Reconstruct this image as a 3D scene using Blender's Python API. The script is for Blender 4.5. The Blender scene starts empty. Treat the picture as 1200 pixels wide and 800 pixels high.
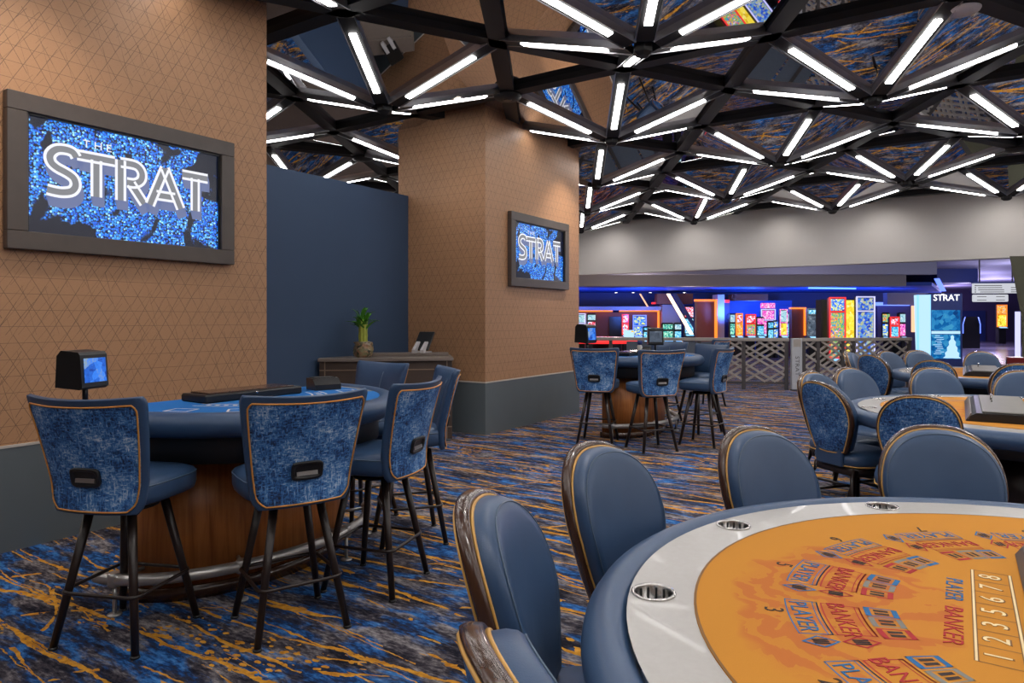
import bpy, bmesh, math, random
from mathutils import Vector, Matrix
random.seed(7)
PI = math.pi
SC = bpy.context.scene
COL = SC.collection

# ------------------------------------------------------------------ camera frame
YAW = math.atan2(0.656, 1.0)
SA, CA = math.sin(YAW), math.cos(YAW)
EYE = 1.45
def W(X, Z, z=0.0):
    """point X to the right of / Z ahead of the eye, as a world point"""
    return Vector((X * CA - Z * SA, X * SA + Z * CA, z))

cam_d = bpy.data.cameras.new('camera')
cam = bpy.data.objects.new('camera', cam_d)
COL.objects.link(cam)
cam.location = (0, 0, EYE)
cam.rotation_euler = (PI / 2, 0, YAW)
cam_d.sensor_width = 36
cam_d.lens = 24.0
cam_d.shift_y = -26 / 1200
cam_d.clip_start = 0.05
cam_d.clip_end = 200
SC.camera = cam
SC.view_settings.view_transform = 'Standard'
SC.view_settings.look = 'None'
SC.view_settings.gamma = 1
SC.view_settings.use_curve_mapping = False
SC.view_settings.exposure = 0.0
SC.cycles.caustics_reflective = False
SC.cycles.caustics_refractive = False
SC.cycles.max_bounces = 7
SC.cycles.diffuse_bounces = 3
SC.cycles.glossy_bounces = 4
SC.cycles.sample_clamp_indirect = 4.0

wd = bpy.data.worlds.new('world')
SC.world = wd
wd.use_nodes = True
wd.node_tree.nodes['Background'].inputs[0].default_value = (0.55, 0.5, 0.5, 1)
wd.node_tree.nodes['Background'].inputs[1].default_value = 0.12

# ------------------------------------------------------------------ material helpers
class NT:
    def __init__(s, name):
        s.m = bpy.data.materials.new(name)
        s.m.use_nodes = True
        s.t = s.m.node_tree
        s.b = s.t.nodes['Principled BSDF']
    def n(s, typ, **kw):
        nd = s.t.nodes.new(typ)
        for k, v in kw.items():
            if k.startswith('i_'):
                key = k[2:]
                key = int(key) if key.isdigit() else key.replace('_', ' ')
                s.set(nd.inputs[key], v)
            else:
                setattr(nd, k, v)
        return nd
    def set(s, sock, v):
        if hasattr(v, 'bl_idname') or hasattr(v, 'is_linked'):
            s.t.links.new(v if hasattr(v, 'is_linked') else v.outputs[0], sock)
        else:
            if isinstance(v, tuple) and len(v) == 3 and sock.type == 'RGBA':
                v = (*v, 1)
            sock.default_value = v
    def math(s, op, a, b=0.0, c=None):
        nd = s.n('ShaderNodeMath', operation=op)
        s.set(nd.inputs[0], a); s.set(nd.inputs[1], b)
        if c is not None: s.set(nd.inputs[2], c)
        return nd.outputs[0]
    def mix(s, f, a, b):
        nd = s.n('ShaderNodeMix', data_type='RGBA')
        s.set(nd.inputs[0], f); s.set(nd.inputs[6], a); s.set(nd.inputs[7], b)
        return nd.outputs[2]
    def ramp(s, f, stops, interp='LINEAR'):
        nd = s.n('ShaderNodeValToRGB')
        cr = nd.color_ramp
        cr.interpolation = interp
        while len(cr.elements) > 1: cr.elements.remove(cr.elements[-1])
        cr.elements[0].position = stops[0][0]
        cr.elements[0].color = (*stops[0][1], 1)
        for p, c in stops[1:]:
            e = cr.elements.new(p); e.color = (*c, 1)
        s.set(nd.inputs[0], f)
        return nd.outputs[0]
    def step(s, f, lo, hi):
        nd = s.n('ShaderNodeMapRange', interpolation_type='SMOOTHSTEP')
        s.set(nd.inputs[0], f); s.set(nd.inputs[1], lo); s.set(nd.inputs[2], hi)
        return nd.outputs[0]
    def coord(s, kind='Object'):
        if kind == 'World':
            return s.n('ShaderNodeNewGeometry').outputs['Position']
        return s.n('ShaderNodeTexCoord').outputs[kind]
    def mapping(s, vec, scale=(1, 1, 1), rot=(0, 0, 0), loc=(0, 0, 0)):
        nd = s.n('ShaderNodeMapping')
        s.set(nd.inputs[0], vec)
        nd.inputs[1].default_value = loc; nd.inputs[2].default_value = rot; nd.inputs[3].default_value = scale
        return nd.outputs[0]
    def noise(s, vec, scale, detail=4, rough=0.55, dist=0.0, out=0):
        nd = s.n('ShaderNodeTexNoise')
        s.set(nd.inputs['Vector'], vec)
        nd.inputs['Scale'].default_value = scale; nd.inputs['Detail'].default_value = detail
        nd.inputs['Roughness'].default_value = rough; nd.inputs['Distortion'].default_value = dist
        return nd.outputs[out]
    def voro(s, vec, scale, feature='F1', out='Distance', rnd=1.0):
        nd = s.n('ShaderNodeTexVoronoi', feature=feature)
        s.set(nd.inputs['Vector'], vec)
        nd.inputs['Scale'].default_value = scale; nd.inputs['Randomness'].default_value = rnd
        return nd.outputs[out]
    def bump(s, h, strength=0.2, dist=0.01):
        nd = s.n('ShaderNodeBump')
        nd.inputs['Strength'].default_value = strength; nd.inputs['Distance'].default_value = dist
        s.set(nd.inputs['Height'], h)
        s.t.links.new(nd.outputs[0], s.b.inputs['Normal'])
    def base(s, c): s.set(s.b.inputs['Base Color'], c)
    def p(s, **kw):
        for k, v in kw.items():
            s.set(s.b.inputs[k.replace('_', ' ')], v)
        return s
    def emit(s, c, st):
        s.set(s.b.inputs['Emission Color'], c); s.set(s.b.inputs['Emission Strength'], st)

def plain(name, c, rough=0.5, metal=0.0, coat=0.0, var=0.12, scale=14, bump=0.0):
    n = NT(name)
    v = n.coord()
    f = n.noise(v, scale, 3)
    n.base(n.mix(f, tuple(x * (1 - var) for x in c), tuple(min(1, x * (1 + var)) for x in c)))
    n.p(Roughness=rough, Metallic=metal)
    if coat: n.p(Coat_Weight=coat, Coat_Roughness=0.08)
    if bump: n.bump(n.noise(v, scale * 12, 2), bump, 0.004)
    return n.m

def glow(name, c, st, base=(0.02, 0.02, 0.02)):
    n = NT(name)
    n.base(base); n.emit((*c, 1), st)
    return n.m

M = {}
# carpet: deep blue mottle with long orange veins running across the room
n = NT('carpet')
pos = n.coord('World')
warp = n.noise(pos, 1.3, 3, out=1)
wv = n.n('ShaderNodeVectorMath', operation='MULTIPLY_ADD')
n.set(wv.inputs[0], warp); wv.inputs[1].default_value = (0.5, 0.22, 0); n.set(wv.inputs[2], pos)
wp = wv.outputs[0]
big = n.noise(n.mapping(wp, (1.1, 3.0, 1)), 2.2, 5, 0.65)
fine = n.noise(n.mapping(pos, (9, 26, 1)), 2.2, 5, 0.7)
mid = n.noise(n.mapping(wp, (1.3, 4.2, 1), loc=(7, 3, 0)), 2.6, 6, 0.7)
bl = n.ramp(n.math('ADD', n.math('MULTIPLY', mid, 0.62), n.math('MULTIPLY', fine, 0.40)),
            [(0.37, (0.008, 0.010, 0.024)), (0.44, (0.026, 0.028, 0.048)), (0.485, (0.009, 0.034, 0.115)),
             (0.54, (0.024, 0.105, 0.31)), (0.605, (0.055, 0.20, 0.50)), (0.68, (0.24, 0.37, 0.58))])
grey = n.ramp(n.math('ADD', n.math('MULTIPLY', big, 0.6), n.math('MULTIPLY', fine, 0.4)),
              [(0.42, (0.010, 0.010, 0.018)), (0.49, (0.052, 0.045, 0.056)), (0.54, (0.14, 0.125, 0.135)), (0.61, (0.33, 0.30, 0.30))])
colr = n.mix(n.step(n.noise(n.mapping(wp, (0.9, 3.0, 1), loc=(3, 9, 0)), 2.2, 5, 0.65), 0.43, 0.53), bl, grey)
w2 = n.n('ShaderNodeVectorMath', operation='MULTIPLY_ADD')
n.set(w2.inputs[0], n.noise(pos, 2.4, 6, 0.6, out=1)); w2.inputs[1].default_value = (0.12, 0.12, 0); n.set(w2.inputs[2], pos)
sxy = n.n('ShaderNodeSeparateXYZ'); n.set(sxy.inputs[0], w2.outputs[0])
wid = n.noise(n.mapping(pos, (1.2, 3.5, 1), loc=(1, 5, 0)), 2.6, 4)
def strokes(deg, per, w, wob, thr, seed, ms=(0.9, 3.2, 1)):
    '''long wavering lines at a slight angle, broken into runs'''
    a_ = math.radians(deg)
    q = n.math('ADD', n.math('MULTIPLY', sxy.outputs[0], -math.sin(a_)), n.math('MULTIPLY', sxy.outputs[1], math.cos(a_)))
    q = n.math('ADD', n.math('DIVIDE', q, per), n.math('MULTIPLY', n.noise(n.mapping(pos, (.30, .8, 1), loc=(seed, seed * 2, 0)), 1.0, 2), wob))
    d = n.math('ABSOLUTE', n.math('SUBTRACT', n.math('FRACT', q), 0.5))
    ln = n.math('LESS_THAN', d, n.math('MULTIPLY', n.math('SUBTRACT', wid, 0.22), w / per))
    return n.math('MULTIPLY', ln, n.math('GREATER_THAN', n.noise(n.mapping(pos, ms, loc=(seed * 1.3, seed, 0)), 1.2, 3, 0.6), thr))
line = strokes(3, .30, .038, 2.2, .46, 1)
for args in ((-8, .36, .034, 2.0, .51, 2), (14, .52, .036, 1.6, .51, 3), (1, .15, .017, 2.4, .54, 4), (-5, .11, .012, 2.0, .57, 5), (40, .60, .034, 1.2, .57, 6, (1.6, 2.2, 1)), (-34, .75, .036, 1.2, .58, 7, (1.6, 2.2, 1))):
    line = n.math('MAXIMUM', line, strokes(*args))
dots = n.math('LESS_THAN', n.voro(n.mapping(w2.outputs[0], (17, 34, 1)), 1.0, 'F1'), 0.34)
sp = n.math('MULTIPLY', dots, n.math('GREATER_THAN', n.noise(n.mapping(pos, (1, 2.2, 1), loc=(2, 1, 5)), 1.5, 3, 0.6), 0.63))
brk = n.math('GREATER_THAN', n.noise(n.mapping(pos, (5, 12, 1), loc=(8, 1, 0)), 2.4, 5, 0.75), 0.40)
line = n.math('MAXIMUM', n.math('MULTIPLY', line, brk), sp)
oc = n.ramp(n.noise(pos, 22, 3), [(0.35, (0.40, 0.165, 0.018)), (0.6, (0.66, 0.315, 0.035)), (0.75, (0.60, 0.37, 0.13))])
n.base(n.mix(line, colr, oc))
n.p(Roughness=0.95, Specular_IOR_Level=0.1)
n.bump(n.noise(pos, 260, 2), 0.25, 0.004)
M['carpet'] = n.m

# wallpaper: tan ground with fine dark triangular line-work
n = NT('wallpaper')
pos = n.coord('World')
sx = n.n('ShaderNodeSeparateXYZ'); n.set(sx.inputs[0], pos)
hz = n.math('ADD', sx.outputs[0], sx.outputs[1])
zz = sx.outputs[2]
P_ = 0.104
def fam(cx, cz, per, wid, thr, seed):
    c = n.math('ADD', n.math('MULTIPLY', hz, cx), n.math('MULTIPLY', zz, cz))
    q = n.math('DIVIDE', c, per)
    d = n.math('ABSOLUTE', n.math('SUBTRACT', n.math('FRACT', q), 0.5))
    ln = n.math('LESS_THAN', d, wid / per)
    if thr <= 0: return ln
    cell = n.n('ShaderNodeCombineXYZ')
    n.set(cell.inputs[0], n.math('FLOOR', n.math('ADD', q, 0.5)))
    n.set(cell.inputs[1], n.math('FLOOR', n.math('DIVIDE', zz, P_)))
    cell.inputs[2].default_value = seed
    wn = n.n('ShaderNodeTexWhiteNoise', noise_dimensions='3D'); n.set(wn.inputs[0], cell.outputs[0])
    return n.math('MULTIPLY', ln, n.math('GREATER_THAN', wn.outputs[0], thr))
fs = [fam(0, 1, P_, 0.0012, 0, 0), fam(0.87, 0.5, 0.09, 0.0016, 0.16, 1), fam(0.87, -0.5, 0.09, 0.0016, 0.16, 2),
      fam(0.97, 0.26, 0.13, 0.0014, 0.55, 3), fam(0.80, -0.6, 0.055, 0.0014, 0.62, 4)]
ln = fs[0]
for f in fs[1:]: ln = n.math('MAXIMUM', ln, f)
weave = n.noise(n.mapping(pos, (60, 60, 260)), 1.0, 2)
tan = n.mix(weave, (0.395, 0.212, 0.112), (0.465, 0.255, 0.138))
n.base(n.mix(n.math('MULTIPLY', ln, 0.8), tan, (0.10, 0.062, 0.04)))
n.p(Roughness=0.48, Specular_IOR_Level=0.35)
M['wallpaper'] = n.m

M['blue_wall'] = plain('blue_wall', (0.036, 0.070, 0.138), 0.7, var=0.05, scale=3)
M['grey_base'] = plain('grey_base', (0.125, 0.150, 0.165), 0.42, var=0.06, scale=4)
M['cap'] = plain('cap_trim', (0.55, 0.51, 0.47), 0.4)
M['bulkhead'] = plain('bulkhead_paint', (0.56, 0.53, 0.51), 0.8, var=0.04, scale=2)
M['dark_wall'] = plain('dark_wall', (0.10, 0.07, 0.055), 0.7)
n = NT('mirror')
n.base(n.mix(n.noise(n.coord('World'), 0.8, 2), (0.60, 0.60, 0.63), (0.70, 0.70, 0.72)))
n.p(Metallic=1.0, Roughness=0.015)
M['mirror'] = n.m
M['black_metal'] = plain('black_metal', (0.006, 0.006, 0.007), 0.62, 0.0)
M['edge_metal'] = plain('edge_metal', (0.42, 0.42, 0.44), 0.3, 0.9)
M['led'] = glow('led_white', (1.0, 0.97, 0.95), 17.0, (0.8, 0.8, 0.8))
M['white_plastic'] = plain('white_plastic', (0.6, 0.58, 0.6), 0.5)

# upholstery
n = NT('blue_leather')
v = n.coord()
f = n.noise(v, 9, 4)
n.base(n.mix(f, (0.026, 0.060, 0.135), (0.040, 0.083, 0.170)))
n.p(Roughness=0.38, Specular_IOR_Level=0.5)
n.bump(n.voro(v, 420, 'F1'), 0.10, 0.002)
M['leather'] = n.m
M['leather_grey'] = plain('blue_grey_leather', (0.075, 0.115, 0.175), 0.40, var=0.1, scale=8, bump=0.06)
n = NT('woven_back_fabric')
v = n.coord()
a = n.noise(n.mapping(v, (38, 38, 130)), 1.0, 3, 0.75)
b = n.noise(n.mapping(v, (130, 130, 24)), 1.0, 3, 0.75)
c = n.noise(v, 7, 4, 0.6)
hgt = n.math('ADD', n.math('MULTIPLY', n.math('MAXIMUM', a, b), 0.72), n.math('MULTIPLY', c, 0.37))
n.base(n.ramp(hgt, [(0.46, (0.006, 0.012, 0.040)), (0.52, (0.012, 0.055, 0.18)), (0.56, (0.022, 0.125, 0.37)),
                    (0.605, (0.06, 0.20, 0.48)), (0.65, (0.22, 0.36, 0.56)), (0.72, (0.58, 0.65, 0.74))]))
n.p(Roughness=0.75)
n.bump(hgt, 0.15, 0.003)
M['fabric'] = n.m
M['piping'] = plain('orange_piping', (0.62, 0.27, 0.05), 0.5)
M['gold_piping'] = plain('gold_piping', (0.66, 0.36, 0.09), 0.4)
n = NT('dark_gloss_wood')
v = n.coord()
g = n.noise(n.mapping(v, (30, 30, 4)), 1.2, 4)
n.base(n.mix(g, (0.030, 0.013, 0.008), (0.085, 0.036, 0.018)))
n.p(Roughness=0.26, Coat_Weight=0.5, Coat_Roughness=0.12)
M['rim_wood'] = n.m
n = NT('leg_wood')
g = n.noise(n.mapping(n.coord(), (30, 30, 3)), 1.2, 4)
n.base(n.mix(g, (0.011, 0.007, 0.006), (0.028, 0.015, 0.011)))
n.p(Roughness=0.35)
M['leg'] = n.m
n = NT('pedestal_wood')
v = n.coord()
g = n.noise(n.mapping(v, (14, 14, 0.9)), 1.6, 5, 0.6, 0.6)
n.base(n.ramp(g, [(0.3, (0.27, 0.082, 0.018)), (0.5, (0.46, 0.155, 0.038)), (0.7, (0.56, 0.22, 0.062))]))
n.p(Roughness=0.38)
M['ped_wood'] = n.m
M['black_vinyl'] = plain('black_vinyl', (0.014, 0.013, 0.014), 0.5)
M['black'] = plain('black_plastic', (0.010, 0.010, 0.011), 0.32)
M['chrome'] = plain('chrome', (0.60, 0.58, 0.56), 0.24, 1.0, var=0.03)
M['satin'] = plain('satin_metal', (0.50, 0.48, 0.46), 0.36, 0.75, var=0.03)
M['lid_grey'] = plain('lid_grey', (0.16, 0.15, 0.135), 0.5, 0.0)
M['pale_post'] = plain('pale_post', (0.42, 0.44, 0.48), 0.4)
M['steel'] = plain('brushed_steel', (0.46, 0.44, 0.42), 0.34, 0.85)
n = NT('ring_laminate')
n.base(n.mix(n.noise(n.coord(), 60, 2), (0.43, 0.41, 0.385), (0.475, 0.455, 0.435)))
n.p(Roughness=0.24, Coat_Weight=0.1, Specular_IOR_Level=0.3)
M['ring'] = n.m

# orange felt with a tone-on-tone swirl printed in it
n = NT('orange_felt')
v = n.coord()
sx = n.n('ShaderNodeSeparateXYZ'); n.set(sx.inputs[0], v)
d0 = n.noise(v, 3.0, 3, out=1)
vm = n.n('ShaderNodeVectorMath', operation='MULTIPLY_ADD')
n.set(vm.inputs[0], d0); vm.inputs[1].default_value = (0.32, 0.32, 0); n.set(vm.inputs[2], v)
wave = n.n('ShaderNodeTexWave', wave_type='RINGS', rings_direction='Z')
n.set(wave.inputs['Vector'], n.mapping(vm.outputs[0], (1, 1, 0), loc=(0.45, -0.15, 0)))
wave.inputs['Scale'].default_value = 4.0; wave.inputs['Distortion'].default_value = 7.0; wave.inputs['Detail'].default_value = 4; wave.inputs['Detail Scale'].default_value = 3.0
shape = n.step(wave.outputs[1], 0.45, 0.55)
reg = n.n('ShaderNodeVectorMath', operation='DISTANCE')
n.set(reg.inputs[0], n.mapping(vm.outputs[0], (1.7, 1.0, 0)))
reg.inputs[1].default_value = (-0.80, 0.06, 0)
msk = n.math('SUBTRACT', 1.0, n.step(reg.outputs[1], 0.35, 0.40))
body = n.math('MULTIPLY', msk, n.math('ADD', 0.25, n.math('MULTIPLY', shape, 0.75)))
fb = n.noise(v, 500, 2)
org = n.mix(fb, (0.51, 0.215, 0.030), (0.57, 0.245, 0.039))
n.base(n.mix(n.math('MULTIPLY', body, 0.75), org, (0.47, 0.125, 0.038)))
n.p(Roughness=0.9, Specular_IOR_Level=0.15)
M['orange_felt'] = n.m
n = NT('blue_felt')
v = n.coord()
n.base(n.mix(n.noise(v, 400, 2), (0.016, 0.135, 0.43), (0.028, 0.19, 0.54)))
n.p(Roughness=0.9, Specular_IOR_Level=0.15)
M['blue_felt'] = n.m
M['print_blue'] = plain('print_blue', (0.012, 0.12, 0.31), 0.8)
M['print_red'] = plain('print_red', (0.38, 0.014, 0.018), 0.8)
M['print_black'] = plain('print_black', (0.03, 0.015, 0.012), 0.8)
M['print_white'] = plain('print_white', (0.62, 0.60, 0.56), 0.8)
M['print_grey'] = plain('print_grey', (0.20, 0.19, 0.17), 0.8)
M['print_gold'] = plain('print_gold', (0.50, 0.29, 0.05), 0.6)
M['print_cream'] = plain('print_cream', (0.80, 0.62, 0.34), 0.7)
M['print_dark_gold'] = plain('print_dark_gold', (0.20, 0.085, 0.015), 0.7)

# desk, frames
n = NT('desk_wood')
g = n.noise(n.mapping(n.coord(), (3, 3, 40)), 1.2, 4)
n.base(n.mix(g, (0.055, 0.036, 0.028), (0.082, 0.055, 0.042)))
n.p(Roughness=0.45)
M['desk'] = n.m
M['desk_top'] = plain('desk_top', (0.185, 0.15, 0.13), 0.4)
M['frame_wood'] = plain('frame_wood', (0.075, 0.058, 0.050), 0.4, var=0.2, scale=8)
M['brass_line'] = plain('brass_line', (0.30, 0.225, 0.16), 0.35, 0.5)
M['rail_grey'] = plain('rail_grey', (0.37, 0.34, 0.31), 0.45, 0.2)
M['dark_rail'] = plain('dark_rail', (0.085, 0.078, 0.080), 0.45, 0.4)
M['panel_grey'] = plain('panel_grey', (0.10, 0.125, 0.165), 0.45)
M['red_plastic'] = plain('red_plastic', (0.14, 0.010, 0.014), 0.3)
M['leaf'] = plain('leaf', (0.10, 0.34, 0.035), 0.45, var=0.4, scale=30)
M['stalk'] = plain('stalk', (0.42, 0.46, 0.07), 0.45, var=0.3, scale=40)
n = NT('pebble_pot')
v = n.coord()
n.base(n.ramp(n.voro(v, 55, 'F1', 'Color'), [(0.1, (0.05, 0.05, 0.03)), (0.4, (0.22, 0.20, 0.10)), (0.7, (0.36, 0.18, 0.10)), (0.9, (0.50, 0.46, 0.36))]))
n.p(Roughness=0.4); n.bump(n.voro(v, 55), 0.4, 0.01)
M['pot'] = n.m

# lit pictures: bead field on the framed screens
n = NT('bead_screen')
v = n.coord()
d = n.voro(v, 66, 'F1')
dc = n.voro(v, 66, 'F1', 'Color')
gap = n.step(n.noise(n.mapping(v, (1, 1, 1), loc=(3.2, 0.4, 1.1)), 2.6, 3, 0.55, 0.4), 0.575, 0.545)
edge = n.step(n.noise(v, 2.6, 3, 0.5), 0.40, 0.6)
den = n.math('MULTIPLY', n.step(d, 0.72, 0.34), gap)
cc = n.ramp(dc, [(0.15, (0.004, 0.06, 0.50)), (0.45, (0.01, 0.17, 0.85)), (0.7, (0.05, 0.36, 1.0)), (0.88, (0.35, 0.75, 1.0))])
n.base((0.005, 0.005, 0.01)); n.p(Roughness=0.2)
n.emit(n.mix(den, (0.002, 0.004, 0.012), cc), 1.5)
M['beads'] = n.m
def art(name, cols, scale, st=1.2, stretch=(1, 1, 1), seed=0):
    n = NT(name)
    v = n.mapping(n.coord(), stretch, loc=(seed * 3.1, seed * 1.7, seed))
    a = n.voro(v, scale * 1.6, 'F1', 'Color')
    b = n.noise(v, scale * 1.5, 5, 0.75, 1.5)
    f = n.math('ADD', n.math('MULTIPLY', a, 0.55), n.math('MULTIPLY', b, 0.45))
    k = len(cols)
    n.base((0.01, 0.01, 0.012)); n.p(Roughness=0.15)
    n.emit(n.ramp(f, [(0.24 + 0.52 * i / max(1, k - 1), c) for i, c in enumerate(cols)], 'EASE'), st)
    return n.m
WHT = (0.9, 0.95, 1.0)
M['art_blue'] = art('screen_blue', [(0.01, 0.02, 0.3), (0.02, 0.12, 0.8), (0.05, 0.3, 0.9), (0.7, 0.75, 0.1), WHT], 16, 1.3, seed=1)
M['art_sea'] = art('screen_sea', [(0.01, 0.04, 0.30), (0.02, 0.13, 0.62), (0.04, 0.22, 0.85), (0.25, 0.35, 0.45)], 18, 1.1, seed=13)
M['art_red'] = art('screen_red', [(0.3, 0.0, 0.03), (0.85, 0.03, 0.05), (0.9, 0.2, 0.3), WHT, (0.1, 0.2, 0.8)], 15, 1.3, seed=2)
M['art_green'] = art('screen_green', [(0.0, 0.1, 0.12), (0.02, 0.4, 0.35), (0.3, 0.8, 0.55), WHT], 14, 1.1, seed=3)
M['art_multi'] = art('screen_multi', [(0.02, 0.06, 0.5), (0.05, 0.35, 0.7), (0.1, 0.5, 0.15), (0.85, 0.55, 0.1), (0.75, 0.05, 0.1), (0.9, 0.9, 0.95)], 13, 1.1, seed=4)
M['art_pink'] = art('screen_pink', [(0.25, 0.0, 0.35), (0.8, 0.05, 0.5), (0.95, 0.35, 0.6), WHT], 15, 1.3, seed=5)
M['art_cyan'] = art('screen_cyan', [(0.0, 0.12, 0.35), (0.03, 0.4, 0.75), (0.3, 0.75, 0.95), WHT], 15, 1.2, seed=6)
M['art_yellow'] = art('screen_yellow', [(0.5, 0.25, 0.0), (0.9, 0.62, 0.03), (1.0, 0.8, 0.08), (1.0, 0.9, 0.4)], 6, 1.2, seed=7)
M['art_orange'] = art('screen_orange', [(0.5, 0.05, 0.02), (0.95, 0.3, 0.03), (0.95, 0.6, 0.1), (0.3, 0.5, 0.9)], 13, 1.2, seed=8)
M['art_reef'] = art('screen_reef', [(0.01, 0.03, 0.35), (0.03, 0.10, 0.65), (0.10, 0.30, 0.75), (0.45, 0.5, 0.25), (0.5, 0.55, 0.7)], 9, 1.1, seed=9)
M['art_map'] = art('screen_map', [(0.0, 0.05, 0.22), (0.0, 0.13, 0.42), (0.02, 0.25, 0.6), (0.05, 0.35, 0.65)], 5, 0.9, seed=10)
M['art_pale'] = art('screen_pale', [(0.1, 0.4, 0.6), (0.4, 0.7, 0.8), WHT], 14, 1.0, seed=11)
M['art_dim'] = art('screen_dim', [(0.03, 0.04, 0.06), (0.10, 0.13, 0.18), (0.3, 0.35, 0.42)], 8, 0.8, seed=12)
M['letter_white'] = glow('letter_white', (0.92, 0.93, 1.0), 1.0)
M['letter_grey'] = glow('letter_grey', (0.30, 0.31, 0.34), 0.75)
M['letter_side'] = glow('letter_side', (0.20, 0.25, 0.48), 0.75)
M['g_orange'] = glow('glow_orange', (1.0, 0.22, 0.02), 1.6)
M['g_warm'] = glow('glow_warm', (1.0, 0.72, 0.46), 3.0)
M['g_peach'] = glow('glow_peach', (1.0, 0.52, 0.30), 1.4)
M['g_red'] = glow('glow_red', (1.0, 0.03, 0.03), 1.3)
M['g_blue'] = glow('glow_blue', (0.12, 0.2, 1.0), 2.2)
M['g_cyan'] = glow('glow_cyan', (0.22, 0.55, 1.0), 1.5)
M['g_ice'] = glow('glow_ice', (0.45, 0.72, 0.95), 1.2)
M['g_white'] = glow('glow_white', (1.0, 0.97, 0.95), 9.0)
M['g_lav'] = glow('glow_lavender', (0.55, 0.55, 1.0), 1.4)
M['g_yellow'] = glow('glow_yellow', (1.0, 0.66, 0.02), 1.0)
M['g_sign'] = glow('glow_sign', (0.62, 0.64, 0.70), 0.95)
M['slot_blue'] = plain('slot_hall_blue', (0.022, 0.075, 0.42), 0.6, var=0.06, scale=2)
M['slot_navy'] = plain('slot_hall_navy', (0.022, 0.042, 0.18), 0.6)
M['slot_brown'] = plain('slot_hall_brown', (0.24, 0.085, 0.060), 0.6)
M['lilac'] = plain('lilac_paint', (0.42, 0.45, 0.60), 0.6, var=0.05)
M['soffit'] = plain('soffit_paint', (0.33, 0.30, 0.31), 0.7, var=0.05)
M['soffit_lilac'] = plain('soffit_lilac', (0.28, 0.28, 0.38), 0.7, var=0.05)
M['purple'] = plain('purple_paint', (0.085, 0.065, 0.16), 0.6, var=0.05)
M['olive'] = plain('olive_paint', (0.085, 0.085, 0.055), 0.6)
n = NT('shiny_tile')
pos = n.coord('World')
br = n.n('ShaderNodeTexBrick'); n.set(br.inputs[0], n.mapping(pos, (1, 1, 1), rot=(0, 0, -YAW)))
br.inputs['Scale'].default_value = 1.0; br.inputs['Mortar Size'].default_value = 0.008
br.inputs['Color1'].default_value = (0.24, 0.22, 0.28, 1); br.inputs['Color2'].default_value = (0.28, 0.26, 0.32, 1); br.inputs['Mortar'].default_value = (0.13, 0.12, 0.16, 1)
n.base(br.outputs[0]); n.p(Roughness=0.18)
M['tile'] = n.m
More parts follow.
